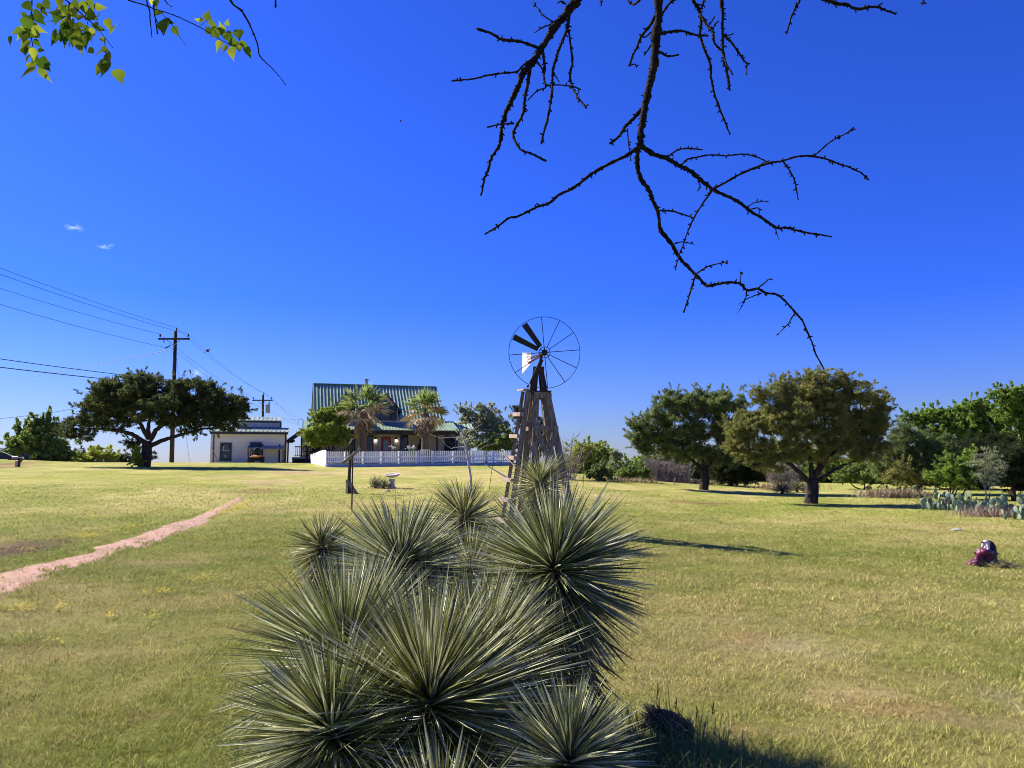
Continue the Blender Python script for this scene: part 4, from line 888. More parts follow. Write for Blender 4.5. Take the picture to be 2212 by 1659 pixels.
# ---------------------------------------------------------------- shed
def shed():
    z0 = float(gz(*gpt(456, 57)[:2])); o = gpt(456, 57); F = Frame(o, rad(15)); W = F.u_at(617, 0, 1); t = thing('shed', 'white lap sided shed with raised roof band and dark trim', 'shed', F.p(W / 2, 0, 0))
    H = z_at(o, 935) - o[2]; D = 4.2
    mb = MB(); F.box(mb, 0, W, 0, D, -.3, H); mb.build('wall', M['siding'], t)
    mb = MB(); F.box(mb, -.09, .0, -.02, .1, -.2, H); F.box(mb, -.02, .09, -.05, -.012, -.2, H); mb.build('corner_board', M['agedpaint'], t)
    mb = MB(); F.box(mb, .1, .17, -.03, -.003, -.2, H - .12); F.box(mb, W - .08, W + .02, -.03, -.003, -.2, H); F.box(mb, -.15, W + .15, -.24, -.19, H - .08, H + .1); mb.build('trim', M['navy'], t)
    mb = MB(); rb = MB(); slope_roof(F, mb, rb, -.2, W + .2, -.25, H + .12, 1.25, H + .48, .05, .3, .04, .05); r = mb.build('roof', M['paleroof'], t); rb.build('roof_ribs', M['paleroof'], r)
    u0, u1 = F.u_at(503, 1.3, 3), F.u_at(607, 1.3, 3); ha, hb = H + .40, z_at(F.p(W / 2, 1.3, 0), 910.5) - o[2]
    mb = MB(); F.box(mb, u0, u1, 1.27, 3.0, ha, hb); c = mb.build('roof_band', M['slab'], t)
    mb = MB(); F.box(mb, u0 - .04, u1 + .04, 1.2, 1.26, hb - .08, hb + .05); F.box(mb, u0 - .04, u1 + .04, 1.2, 1.26, ha + .02, ha + .1); F.box(mb, u1 - .06, u1 + .05, 1.19, 1.265, ha + .1, hb - .08); mb.build('band_trim', M['navy'], c)
    mb = MB(); rb = MB(); slope_roof(F, mb, rb, u0 - .12, u1 - .05, 1.1, hb + .09, 2.4, hb + .42, .04, .3, .03, .05); k = mb.build('upper_roof', M['paleroof'], t); rb.build('roof_ribs', M['paleroof'], k)
    mb = MB(); F.box(mb, 0, W, 1.25, D, H, H + .36); mb.build('rear_roof', M['paleroof'], t)
    # window
    wa, wb = F.u_at(475.6, 0, 1), F.u_at(500.5, 0, 1); za, zb = z_at(o, 993) - o[2], z_at(o, 956) - o[2]
    mb = MB(); F.box(mb, wa + .09, wb - .09, -.03, -.004, za + .09, zb - .09); w = mb.build('window', M['glass'], t)
    f = MB()
    for a, b, c_, d in ((wa, wa + .12, za, zb), (wb - .12, wb, za, zb), (wa + .12, wb - .12, za, za + .1), (wa + .12, wb - .12, zb - .1, zb)): F.box(f, a, b, -.07, -.01, c_, d)
    F.box(f, wa - .05, wb + .05, -.1, -.012, za - .07, za); f.build('window_frame', M['teal'], w)
    f = MB(); zm = (za + zb) / 2 + .05; F.box(f, wa + .12, wb - .12, -.06, -.035, zm - .02, zm + .02)
    for q in (1, 2): u = wa + (wb - wa) * (.2 + q * .22); F.box(f, u, u + .02, -.055, -.035, zm + .02, zb - .1)
    f.build('glazing_bar', M['curtain'], w)
    f = MB(); F.box(f, wa + .2, wa + .28, -.045, -.032, zm + .05, zm + .33); f.blob(F.p(wa + .38, -.04, za + .25), (.07, .012, .09), 8, 6, .3); f.build('curtain', M['curtain'], w)
    # little porch
    pa, pb = F.u_at(534.5, -1.0, 1), F.u_at(604, -1.0, 1) + .35; pz = z_at(F.p(pa, -1, 0), 969) - o[2]
    mb = MB(); slope_roof(F, mb, mb, pa, pb, -1.1, pz, -.04, pz + .22, .05, .3, .03, .04); mb.build('porch_roof', M['grey'], t)
    for u in (pa + .05, F.u_at(541, -1.0, 1), pb - .12):
        mb = MB(); b = F.p(u, -1.0, -.2); b[2] = float(gz(b[0], b[1])) - .1; e = F.p(u + .05, -1.0, pz - .06); mb.tube(curve_pts([b, b * .6 + e * .4 + A3(.05, 0, 0), b * .25 + e * .75 + A3(-.03, 0, 0), e], 5, .012), [.07, .055, .06, .05], 8); mb.build('porch_post', M['wood'], t, smooth=True)
    wa, wb = F.u_at(545.5, 0, 1), F.u_at(564, 0, 1); za, zb = z_at(o, 990) - o[2], z_at(o, 962) - o[2]
    mb = MB(); F.box(mb, wa, wb, -.03, -.004, za, zb); w = mb.build('window', M['glass'], t)
    f = MB()
    for q in range(4): u = wa + (wb - wa - .03) * q / 3; F.box(f, u, u + .03, -.06, -.035, za, zb)
    for q in range(4): zz = za + (zb - za - .03) * q / 3; F.box(f, wa, wb, -.07, -.062, zz, zz + .03)
    f.build('glazing_bar', M['slab'], w); f = MB(); F.box(f, wa + .04, wb - .04, -.034, -.031, zb - .35, zb - .1); f.build('curtain', M['curtain'], w)
    mb = MB(); F.box(mb, F.u_at(539.5, -.3, 1), F.u_at(565, -.3, 1), -.3, -.01, z_at(o, 966) - o[2] + .12, z_at(o, 961) - o[2] + .2); mb.build('awning', M['navy'], t)
    for u in (F.u_at(565, 0, 1), W - .5): mb = MB(); F.box(mb, u, u + .12, -.06, -.005, -.2, zb + .1); mb.build('door_trim', M['navy'], t)
    # leaning yellow board
    a = F.p(.02, -.16, 1.15); b = F.p(F.u_at(488 - 16.5, -.5, .1) + .0, -.55, 0); b[2] = float(gz(b[0], b[1])); mb = MB(); mb.beam(b, a, .05, .09, F.V)
    tag(mb.build('leaning_board', M['palewood'], loc=b), 'long yellow board leaning on the left corner of the shed', 'board')
    # mower
    m0 = F.p(F.u_at(555, -1.7, .3), -1.7, 0); m0[2] = float(gz(m0[0], m0[1])); t2 = thing('riding_mower', 'orange riding mower with black seat parked at the shed porch', 'mower', m0)
    G = Frame(m0, rad(15)); mb = MB(); G.box(mb, -.52, .52, -.25, .55, .10, .26); G.box(mb, -.38, .38, -.55, -.25, .12, .30); mb.build('mower_deck', M['rubber'], t2)
    mb = MB(); mb.blob(G.p(0, 0, .42), (.5, .62, .13), 16, 8); G.box(mb, -.55, -.3, -.1, .5, .36, .48); G.box(mb, .3, .55, -.1, .5, .36, .48); mb.build('body', M['orange'], t2, smooth=False)
    mb = MB(); mb.blob(G.p(0, -.12, .82), (.24, .1, .3), 14, 10); mb.blob(G.p(0, .12, .56), (.25, .26, .08), 14, 8); mb.build('seat', M['rubber'], t2, smooth=True)
    for su in (-.42, .42):
        mb = MB(); c = G.p(su, -.35, .22); mb.tube([c - G.U * .09, c + G.U * .09], .22, 16); w = mb.build('wheel', M['rubber'], t2); mb = MB(); mb.tube([c - G.U * .095, c + G.U * .095], .09, 12); mb.build('rim', M['grey'], w)
    for su in (-.3, .3):
        mb = MB(); c = G.p(su, .7, .14); mb.tube([c - G.U * .05, c + G.U * .05], .14, 14); w = mb.build('wheel', M['rubber'], t2); mb = MB(); mb.tube([c - G.U * .055, c + G.U * .055], .05, 10); mb.build('rim', M['grey'], w)
        mb = MB(); mb.tube(curve_pts([G.p(su * 1.1, .3, .45), G.p(su * 1.15, .35, .85), G.p(su * .5, .25, .9)], 4), .018, 6); mb.build('control_lever', M['blackmetal'], t2)
shed()
# ---------------------------------------------------------------- picket fence
def fence():
    a = gpt(705, 50.5); b = gpt(1108, 55.5); d = b - a; Lf = math.hypot(d[0], d[1]); F = Frame(A3(a[0], a[1], 0), math.atan2(d[1], d[0]))
    t = thing('picket_fence', 'white picket fence with a gate in front of the house', 'fence', A3(a[0], a[1], float(gz(a[0], a[1]))))
    def gzz(u, v=0): q = F.p(u, v, 0); return float(gz(q[0], q[1]))
    H = 1.03; base = .24; ga, gb = F.u_at(918 - 16, 0, 2), F.u_at(918 + 16, 0, 2)
    def pickets(u0, u1, name, arch=0.0):
        mb = MB(); n = int((u1 - u0) / .135)
        for k in range(n):
            u = u0 + (k + .5) * (u1 - u0) / n; zb = gzz(u) + base; h = H - base + arch * (1 - ((u - (u0 + u1) / 2) / ((u1 - u0) / 2)) ** 2); w = .04
            mb.poly([F.p(u - w, -.03, zb), F.p(u + w, -.03, zb), F.p(u + w, -.03, zb + h - .06), F.p(u + w * .4, -.03, zb + h), F.p(u - w * .4, -.03, zb + h), F.p(u - w, -.03, zb + h - .06)], F.V * .022)
        for zr in (base + .1, (H + base) / 2 - .0):
            for k in range(12):
                p, q = u0 + (u1 - u0) * k / 12, u0 + (u1 - u0) * (k + 1) / 12
                mb.beam(F.p(p, .022, gzz(p) + zr), F.p(q, .022, gzz(q) + zr), .05, .09)
        return mb.build(name, M['whitepaint'], t)
    pickets(0.06, ga - .08, 'picket_panel'); pickets(gb + .12, Lf, 'picket_panel'); g = pickets(ga, gb, 'gate', .14)
    for u in list(np.linspace(0, ga - .05, 6)) + [gb + .05] + list(np.linspace(gb + .05, Lf, 5))[1:]:
        mb = MB(); z = gzz(u); F.box(mb, u - .045, u + .045, .0 if u else -.05, .10, z - .3, z + H - .02); mb.build('post', M['whitepaint'], t)
    mb = MB()
    for k in range(20):
        p, q = Lf * k / 20, Lf * (k + 1) / 20
        z = gzz((p + q) / 2); mb.box(F.p(p, -.04, gzz(p) - .25), F.U * (q - p) + A3(0, 0, gzz(q) - gzz(p)), F.V * .16, A3(0, 0, .25 + .2))
    mb.build('kerb', M['slab'], t)
    # solid return, stepping down to the rear
    t2 = thing('board_fence', 'sunlit solid white board fence running back from the picket fence corner', 'fence', A3(a[0], a[1], gzz(0)))
    def run(v0, v1, h0, h1, nm):
        z0, z1 = gzz(0, v0), gzz(0, v1); pts = [F.p(-.06, v0, z0 - .2), F.p(-.06, v1, z1 - .2)]
        n = 10; pts += [F.p(-.06, v1 + (v0 - v1) * k / n, z1 + (z0 - z1) * k / n + h1 + (h0 - h1) * (1 - (1 - k / n) ** 1.6)) for k in range(n + 1)]
        mb = MB(); mb.poly(pts, F.U * .05); return mb.build(nm, M['whitepaint'], t2)
    run(.1, 5.2, H + .06, .74, 'board_panel'); run(5.25, 7.4, .72, .62, 'board_panel')
    mb = MB(); z = gzz(0, 5.2); F.box(mb, -.12, -.02, 5.15, 5.25, z - .2, z + .8); mb.build('post', M['whitepaint'], t2)
    mb = MB(); F.box(mb, -.09, .02, .1, 2.2, gzz(0) - .2, gzz(0) + .18); mb.build('kerb', M['slab'], t2)
fence()
def flowerpots():
    for i, px in enumerate((884, 893, 848)):
        g = gpt(px, 57); c = P(px, 966.5, 57); mb = MB()
        t = thing('garden_flower', ['white flowers on stems above the fence left of the gate', 'second spray of white flowers nearest the gate', 'pink flowers behind the fence below the red door'][i], 'flowers', g, 'flowers behind the picket fence')
        r = np.random.default_rng(i); n = 14; st = MB()
        for k in range(n):
            e = c + A3(r.normal(0, .12), r.normal(0, .1), r.normal(0, .07)); st.tube([g + A3(r.normal(0, .05), 0, 0), e], [.006, .004], 4); mb.blob(e, (.05, .05, .035), 7, 5, .4)
        st.build('stems', M['greenroof'], t); mb.build('blossoms', M['whitepaint'], t)
flowerpots()
# ---------------------------------------------------------------- windmill
def windmill():
    YB = 15.5; g = gpt(1160, YB); k = YB / FPX
    t = thing('windmill', 'small wooden windmill with a spoked wheel missing most of its blades', 'windmill', g)
    def cr(x, y, dy=0): return P((1480 + x / 2.765) / 1.3888, (920 + y / 2.765) / 1.3888, YB + dy)
    legs = {}
    hw0, hw1 = .46, .125; th_ = rad(16); EX = A3(math.cos(th_), math.sin(th_), 0); EY = A3(-math.sin(th_), math.cos(th_), 0); top = cr(385, 740)[2]; ctr = A3(g[0] + .02, YB + .1, 0)
    xt = cr(388, 740)[0]; xb = cr(440, 1930)[0]
    def leg_pt(sx, sy, z):
        f = (z - g[2]) / (top - g[2]); hw = hw0 + (hw1 - hw0) * f; return A3(xb + (xt - xb) * f, YB + .15, z) + EX * (sx * hw) + EY * (sy * hw)
    for sx in (-1, 1):
        for sy in (-1, 1):
            mb = MB(); mb.beam(leg_pt(sx, sy, g[2] - .1), leg_pt(sx, sy, top), .115, .10, EY); mb.build('leg', M['wood'], t)
    def girt(z, name='crossbeam', ext=.06, h=.10):
        for sy in (-1, 1): mb = MB(); o = EY * (sy * .068); mb.beam(leg_pt(-1, sy, z) + o - EX * ext, leg_pt(1, sy, z) + o + EX * ext, .03, h); mb.build(name, M['wood'], t)
        for sx in (-1, 1): mb = MB(); o = EX * (sx * .075); mb.beam(leg_pt(sx, -1, z) + o, leg_pt(sx, 1, z) + o, .03, h * .8); mb.build(name, M['wood'], t)
    zg = cr(400, 1010)[2]; girt(zg); girt(g[2] + .35)
    zt = cr(400, 735)[2]; girt(zt, 'platform_beam', .05, .12)
    for sy in (-1, 1):
        zb = cr(400, 1300)[2] - .25
        for sx in (-1, 1):
            mb = MB(); o = EY * (sy * (.064 + .028 * (sx > 0))); mb.beam(leg_pt(-sx * .95, sy, zg - .03) + o, leg_pt(sx * .35, sy, zb) + o, .10, .024, EY); mb.build('brace', M['wood'], t)
    mb = MB(); q = leg_pt(0, 0, zt + .075); mb.abox(q, .46, .42, .03); mb.build('platform', M['darkwood'], t)
    # upper head tower
    c0 = cr(375, 700); c1 = cr(375, 540)
    for sx in (-1, 1):
        for sy in (-1, 1):
            mb = MB(); mb.beam(A3(c0[0] + sx * .135, YB + .15 + sy * .12, c0[2]), A3(c1[0] + sx * .06, YB + .15 + sy * .05, c1[2]), .105, .09, (0, 1, 0)); mb.build('head_post', M['darkwood'], t)
    for q in (-.045, .05): mb = MB(); mb.beam(A3(c0[0] + q * 1.3, YB + .2, c0[2]), A3(c1[0] + q * .6, YB + .17, c1[2]), .06, .04, (0, 1, 0)); mb.build('head_board', M['darkwood'], t)
    mb = MB(); mb.abox(cr(375, 523, .15), .225, .2, .11); mb.build('cap_block', M['redwood'], t)
    hub = cr(425, 380, -.12); R = 298 / 2.765 / 1.3888 * k
    mb = MB(); mb.tube([cr(378, 515, .15), cr(392, 440, .15), A3(hub[0] - .05, YB + .1, hub[2])], [.03, .028, .03], 8); mb.tube([A3(hub[0] - .06, YB + .13, hub[2] - .03), A3(hub[0] - .11, YB + .15, c1[2] + .08)], .012, 6); mb.build('mast', M['blackmetal'], t)
    # wheel, turned slightly
    nv = nrm(A3(.10, -1, -.04)); e1 = nrm(np.cross(nv, A3(0, 0, 1))) * -1; e1 = e1 if e1[0] > 0 else -e1; e2 = nrm(np.cross(e1, nv)); e2 = e2 if e2[2] > 0 else -e2
    wp = lambda r, a: hub + (e1 * math.cos(a) + e2 * math.sin(a)) * r
    mb = MB(); ring = [wp(R, a) for a in np.linspace(0, 2 * np.pi, 97)]; mb.tube(ring, .0065, 6, cap=False); mb.build('wheel_rim', M['blackmetal'], t)
    mb = MB(); mb.tube([wp(.112, a) for a in np.linspace(0, 2 * np.pi, 41)], .008, 6, cap=False)
    for a in (5, 95, 185, 275, 140, 320): mb.beam(wp(.04, rad(a)), wp(.112, rad(a)), .02, .012, nv)
    mb.build('hub_ring', M['blackmetal'], t)
    mb = MB(); mb.tube([hub + nv * .05, hub + nv * .03, hub - nv * .10], [.035, .062, .062], 14); mb.tube([hub + nv * .075, hub + nv * .045], .02, 10); mb.build('hub', M['blackmetal'], t, smooth=False)
    mb = MB(); mb.tube([hub - nv * .1, hub - nv * .22], [.05, .05], 10); mb.build('gearbox', M['rust'], t)
    for a in (5, 35, 65, 95, 185, 215, 275, 305, 335):
        mb = MB(); mb.beam(wp(.112, rad(a)), wp(R, rad(a)), .013, .013, nv); mb.build('spoke', M['blackmetal'], t)
    for a, pit in ((126, .3), (154, .4), (248, .4)):
        a = rad(a); ax = e1 * math.cos(a) + e2 * math.sin(a); sd = np.cross(ax, nv); mb = MB()
        n = 6; rows = []
        for i in range(n + 1):
            r = R * (.20 + .77 * i / n); pt = pit + .25 * (1 - i / n); w = .050 + .014 * i / n
            s = sd * math.cos(pt) + nv * math.sin(pt); nn = np.cross(ax, s); c = hub + ax * r
            rows += [c - s * w, c + nn * .010, c + s * w, c + s * w - nn * .004, c + nn * .006, c - s * w - nn * .004]
        b = np.arange(n)[:, None] * 6; q = np.concatenate([b + np.array([[j, (j + 1) % 6, (j + 1) % 6 + 6, j + 6]]) for j in range(6)])
        mb.add(rows, [q, np.array([[0, 5, 4, 3, 2, 1]]), np.array([[0, 1, 2, 3, 4, 5]]) + n * 6]); mb.build('blade', M['blackmetal'], t)
    # tail vane
    def vp(x, y): return P((1480 + x / 2.765) / 1.3888, (920 + y / 2.765) / 1.3888, YB + .62 + (312 - x) / 72 * .34)
    a, b, c, d = vp(240, 382), vp(312, 384), vp(312, 470), vp(240, 556); th = nrm(np.cross(b - a, d - a)) * .008
    mb = MB(); mb.poly([a, b, c, d], th); v = mb.build('tail_vane', M['vanepaint'], t)
    f = th if th[0] > 0 else -th; off = th * 1.15 if th[1] < 0 else -th * .15
    mb = MB(); thn = nrm(th) * .002
    if thn[1] > 0: base_o = -thn * 1.2
    else: base_o = th + thn * .2; 
    q = lambda u, w: a + (b - a) * u + (d - a) * w + (base_o)
    for (u0, u1, w0, w1) in ((.52, .95, .05, .10), (.55, .68, .14, .24), (.74, .92, .14, .20), (.6, .95, .26, .33), (.56, .7, .36, .46), (.76, .95, .36, .41)):
        mb.poly([q(u0, w0), q(u1, w0), q(u1 - .04, w1), q(u0 + .03, w1)], thn)
    mb.build('faded_mark', M['redpaint'], v)
    mb = MB(); mb.beam(hub - nv * .2, (b + c) / 2, .03, .035); mb.beam(hub - nv * .15 + A3(0, 0, -.03), c + A3(-.05, .1, .02), .022, .03); mb.build('tail_boom', M['redwood'], t)
    # little finial on the ladder side of the platform
    mb = MB(); p0 = cr(286, 700, .2); mb.tube([p0, p0 + A3(0, 0, .09)], .006, 5); mb.blob(p0 + A3(0, 0, .1), (.03, .02, .025), 8, 6); mb.build('knob', M['blackmetal'], t)
    # ladder on the left side
    tl = thing('ladder', 'weathered wooden ladder leaning on the left side of the windmill tower', 'ladder', A3(cr(90, 1700)[0], YB, float(gz(cr(90, 1700)[0], YB))))
    fa, fb = cr(290, 700, -.02), cr(208, 1300, -.02); ba_, bb_ = cr(247, 705, .36), cr(150, 1310, .36)
    def down(p, q): dd = q - p; s = (p[2] - float(gz(q[0], q[1])) + .03) / -dd[2]; return p + dd * s
    fe, be = down(fa, fb), down(ba_, bb_)
    for p, q, wx in ((fa, fe, .11), (ba_, be, .075)): mb = MB(); mb.beam(q, p, .07, wx, A3(1, 0, .0)); mb.build('rail', M['wood'], tl)
    for y in (893, 1075, 1255, 1440, 1605, 1780):
        f = (cr(0, y)[2] - fa[2]) / (fe[2] - fa[2]); p = fa + (fe - fa) * f; q = ba_ + (be - ba_) * f; mb = MB()
        o = A3(-.085, 0, 0); dd = nrm(q - p); mb.beam(p + o - dd * .06, q + o + dd * .06, .085, .075, A3(0, 0, 1)); mb.build('rung', M['woodend'], tl)
    mb = MB(); dd = nrm(ba_ - fa); mb.beam(fa + A3(-.04, 0, .03) - dd * .05, ba_ + A3(-.04, 0, .03) + dd * .05, .15, .035); mb.build('top_board', M['woodend'], tl)
    # dead vine
    mb = MB(); r = np.random.default_rng(8)
    for x0, x1, yt, n in ((320, 300, 790, 10), (405, 440, 760, 16), (300, 330, 900, 8), (420, 400, 800, 14), (440, 410, 770, 12)):
        b0 = cr(x0 + 30, 1700, r.uniform(-.2, .1)); b0[2] = float(gz(b0[0], b0[1])); pts = curve_pts([b0, cr((x0 + x1) / 2, 1300, -.05), cr(x0, 1050, r.uniform(-.1, .2)), cr(x1, yt, r.uniform(-.05, .2))], 8, .012, r); mb.tube(pts, [.010, .007, .003], 5)
        for j in range(n):
            p = pts[r.integers(6, len(pts))]; e = p + r.normal(0, .09, 3) + A3(0, 0, .05); mb.tube([p, (p + e) / 2 + r.normal(0, .02, 3), e], [.005, .002], 4)
    o = mb.build('dead_vine', M['greytwig'], loc=A3(g[0], YB - .1, g[2])); tag(o, 'leafless brown vine climbing inside the windmill tower', 'vine')
windmill()
def stalks():
    a = P(1212, 985, 14.2); mb = MB(); g = gpt(1195, 14.2); pts = curve_pts([g, P(1190, 1030, 14.2), a, P(1250, 937, 14.2)], 6, .01); mb.tube(pts, [.012, .008, .004], 5)
    for k in range(10):
        p = pts[10 + k % 9]; e = p + A3(RNG.normal(.05, .07), RNG.normal(0, .06), RNG.uniform(.02, .14)); mb.tube([p, e], [.004, .002], 4)
    tag(mb.build('dry_stalk', M['greytwig'], loc=g), 'dry branching stalk leaning right from the yucca by the windmill', 'stalk')
    for px, top, bot, name, lab in ((1256, 962, 1058, 'thin_stake', 'thin brown stake standing in the lawn right of the windmill'),):
        b = hit(px + 3, bot); mb = MB(); mb.tube([b - A3(0, 0, .1), P(px + 6, top + 40, b[1]), P(px + 8, top, b[1])], .008, 5); tag(mb.build(name, M['rust'], loc=b), lab, 'stake')
    b = hit(1056, 1058); t_ = P(1064, 1005, b[1]); mb = MB(); mb.tube([b - A3(0, 0, .1), t_], .011, 6); tag(mb.build('iron_rod', M['rust'], loc=b), 'upright thin iron rod left of the windmill ladder', 'rod')
    a = P(1048, 1003, b[1]); e = P(1112, 1042, 15.2); mb = MB(); mb.tube([a, e], .017, 6)
    tag(mb.build('iron_bar', M['blackmetal'], loc=e), 'slanting dark iron bar from the rod to the windmill ladder', 'bar')
    a = P(1085, 977, 15.9); e = P(1116, 1012, 15.3); mb = MB(); mb.tube([a, e], .012, 6); tag(mb.build('iron_bar', M['blackmetal'], loc=e), 'shorter dark bar sticking up left through the ladder', 'bar')
stalks()
# ---------------------------------------------------------------- yard things
def hand_post():
    g = hit(757, 1066); Y = g[1]; t = thing('wooden_post', 'weathered wooden post with a slanting arm and forked top in the lawn', 'post', g)
    cr = lambda x, y, dy=0: P((980 + x / 5.924) / 1.3888, (1280 + y / 5.924) / 1.3888, Y + dy)
    mb = MB(); mb.tube([A3(g[0] - .01, Y, g[2] - .1), cr(400, 900), cr(425, 500), cr(437, 290)], [.06, .055, .05, .045], 8); mb.build('post', M['darkwood'], t)
    mb = MB(); mb.tube(curve_pts([cr(285, 650, -.12), cr(430, 535, -.1), cr(595, 385, -.1)], 4), [.06, .055, .05], 8); mb.build('slanting_arm', M['wood'], t)
    mb = MB(); mb.tube([cr(395, 305, -.02), cr(440, 250, -.02), cr(440, 215, -.02), cr(480, 215, -.02)], .028, 6); mb.build('forked_top', M['woodend'], t)
    mb = MB(); mb.beam(cr(362, 1200), cr(362, 960), .07, .12, (0, 1, 0)); mb.build('base_stake', M['concrete'], t)
    mb = MB(); mb.beam(cr(365, 950, -.1), cr(530, 1195, -.25), .1, .09, (0, 1, 0)); mb.beam(cr(455, 1060, .1), cr(500, 1190, .2), .09, .09, (0, 1, 0)); mb.build('base_brace', M['wood'], t)
    g2 = hit(760, 1101); tp = P(762, 985, g2[1]); mb = MB(); mb.tube([g2 - A3(0, 0, .1), tp], .02, 7); tag(mb.build('iron_pole', M['rust'], loc=g2), 'thin dark iron pole standing in front of the wooden post', 'pole')
hand_post()
def birdbath():
    g = hit(846, 1055); Y = g[1]; k = Y / FPX; t = thing('birdbath', 'tilted concrete birdbath on a stubby pedestal beside small yuccas', 'birdbath', g)
    H = 20 * k; mb = MB(); mb.lathe(g, [(.001, -.05), (.16, -.05), (.15, .05), (.11, .1), (.10, H * .7), (.13, H * .95), (.001, H)], 18); mb.build('pedestal', M['concrete'], t, smooth=False)
    c = P(848, 1027, Y); R = 17 * k; prof = [(.001, -.06), (R * .45, -.06), (R * .8, -.02), (R, .035), (R * .985, .055), (R * .9, .04), (R * .6, .0), (.001, -.015)]
    mb = MB(); mb.lathe(A3(0, 0, 0), prof, 30); a = rad(-4); b = rad(9); v = mb.v[0]
    Ry = np.array([[math.cos(a), 0, math.sin(a)], [0, 1, 0], [-math.sin(a), 0, math.cos(a)]]); Rx = np.array([[1, 0, 0], [0, math.cos(b), -math.sin(b)], [0, math.sin(b), math.cos(b)]])
    mb.v[0] = v @ Ry.T @ Rx.T + c; mb.build('bowl', M['concrete'], t, smooth=True)
    small_yucca(829, Y - .1, 15, 110, 'green yucca touching the birdbath pedestal', 11, 'yuccas round the birdbath', 2, .08)
    small_yucca(811, Y + .1, 17, 90, 'dry brownish yucca left of the birdbath', 12, 'yuccas round the birdbath', 2, .06)
    small_yucca(842, Y - .35, 9, 60, 'small dark yucca in front of the birdbath pedestal', 13, 'yuccas round the birdbath', 2, .05)
    dry_grass('dry_grass', 'tuft of pale dry grass behind the yucca left of the birdbath', 815, Y + .4, 30, 32, 90, 'dry grass along the lawn edge', 21, (.45, .38, .22), .3)
    m = MB(); m.blob(hit(838, 1062) + A3(0, 0, .03), (.09, .07, .05), 9, 6, .4); tag(m.build('rock', M['rock'], loc=hit(838, 1062)), 'small pale rock at the foot of the birdbath', 'rock')
birdbath()
def white_tree():
    Y = 24; g = gpt(1017, 20); Y = g[1]; t = thing('bare_sapling', 'leafless white barked sapling with wiry branches left of the windmill', 'sapling', g)
    cr = lambda x, y, dy=0: P((1340 + x / 5.184) / 1.3888, (1180 + y / 5.184) / 1.3888, Y + dy)
    mb = MB(); g0 = g - A3(0, 0, .1); mb.tube(curve_pts([g0, cr(375, 1370), cr(350, 1150), cr(320, 950), cr(285, 780), cr(255, 680), cr(240, 590), cr(190, 525)], 5, .004), [.036, .034, .028, .016, .008], 7); mb.build('trunk', M['whitebark'], t, smooth=True)
    mb = MB()
    for pts, w in (([(250, 700), (120, 685), (-100, 690), (-250, 640)], .013), ([(300, 880), (250, 835), (150, 840), (60, 850), (-20, 790), (-60, 740)], .016), ([(315, 930), (400, 860), (560, 780), (700, 690)], .010), ([(330, 980), (430, 930), (600, 820), (760, 780), (800, 720)], .010), ([(270, 690), (330, 610), (420, 550), (560, 470)], .012), ([(255, 690), (215, 640), (215, 600)], .01), ([(310, 1000), (200, 975), (60, 1010), (-120, 1000)], .007), ([(290, 790), (200, 740), (80, 640)], .007), ([(345, 1090), (380, 1000), (420, 950)], .007), ([(320, 960), (290, 900), (270, 850)], .012)):
        dy = RNG.uniform(-.4, .4); n = len(pts); mb.tube(curve_pts([cr(x, y, dy * i / n) for i, (x, y) in enumerate(pts)], 5, .006), [w * .8, w * .3], 5)
    mb.build('branches', M['whitebark'], t, smooth=True)
white_tree()
def mailbox():
    Y = 46; g = gpt(41, Y); g[2] -= .04; k = Y / FPX; t = thing('mailbox', 'mailbox on a dark wooden post with crossarm by the dirt bank', 'mailbox', g)
    cr = lambda x, y: P(x / 9.217 / 1.3888, (1300 + y / 9.217) / 1.3888, Y)
    mb = MB(); top = cr(385, 600); mb.beam(g - A3(0, 0, .2), A3(g[0], Y, top[2]), .1, .1, (0, 1, 0)); mb.build('post', M['redwood'], t)
    mb = MB(); z = cr(0, 720)[2]; mb.beam(A3(cr(300, 0)[0], Y - .1, z), A3(cr(660, 0)[0], Y - .1, z), .05, .08); mb.beam(A3(g[0], Y - .1, z - .28), A3(g[0] + .28, Y - .1, z), .05, .06); mb.build('crossarm', M['redwood'], t)
    mb = MB(); x0, x1 = cr(425, 0)[0], cr(585, 0)[0]; z0, z1 = cr(0, 700)[2], cr(0, 630)[2]; prof = [A3(x0, Y - .22, z0), A3(x0, Y + .02, z0)] + [A3(x0, Y - .1 + .12 * math.cos(a), z0 + (z1 - z0) * .5 + (z1 - z0) * .5 * math.sin(a)) for a in np.linspace(0, math.pi, 9)]; mb.poly(prof, A3(x1 - x0, 0, 0)); b = mb.build('box', M['grey'], t)
    mb = MB(); mb.box(A3(cr(590, 0)[0], Y - .2, cr(0, 700)[2]), A3(.17, 0, 0), A3(0, .2, 0), A3(0, 0, .13)); mb.build('door_flap', M['hut'], b); mb = MB(); mb.box(A3(cr(588, 0)[0], Y - .22, cr(0, 662)[2]), A3(.2, 0, -.05), A3(0, .24, 0), A3(0, 0, .04)); mb.build('lid', M['agedpaint'], b)
    mb = MB(); g3 = A3(cr(490, 0)[0], Y + .05, 0); g3[2] = float(gz(g3[0], g3[1])); mb.beam(g3 - A3(0, 0, .1), A3(g3[0] + .02, Y + .05, cr(0, 760)[2]), .12, .1, (0, 1, 0)); tag(mb.build('stone_post', M['concrete'], loc=g3), 'short grey stone post right of the mailbox post', 'post')
    mb = MB(); a = cr(370, 640); e = P(-60, 945, Y + 1.5); mb.tube([a, (a + e) / 2 - A3(0, 0, .05), e], .02, 5); e2 = gpt(-60, Y + 1.5); mb.tube([e2 - A3(0, 0, .2), e], .03, 6); tag(mb.build('rail_bar', M['grey'], loc=a), 'pale sloping rail running left from the mailbox post', 'rail')
mailbox()
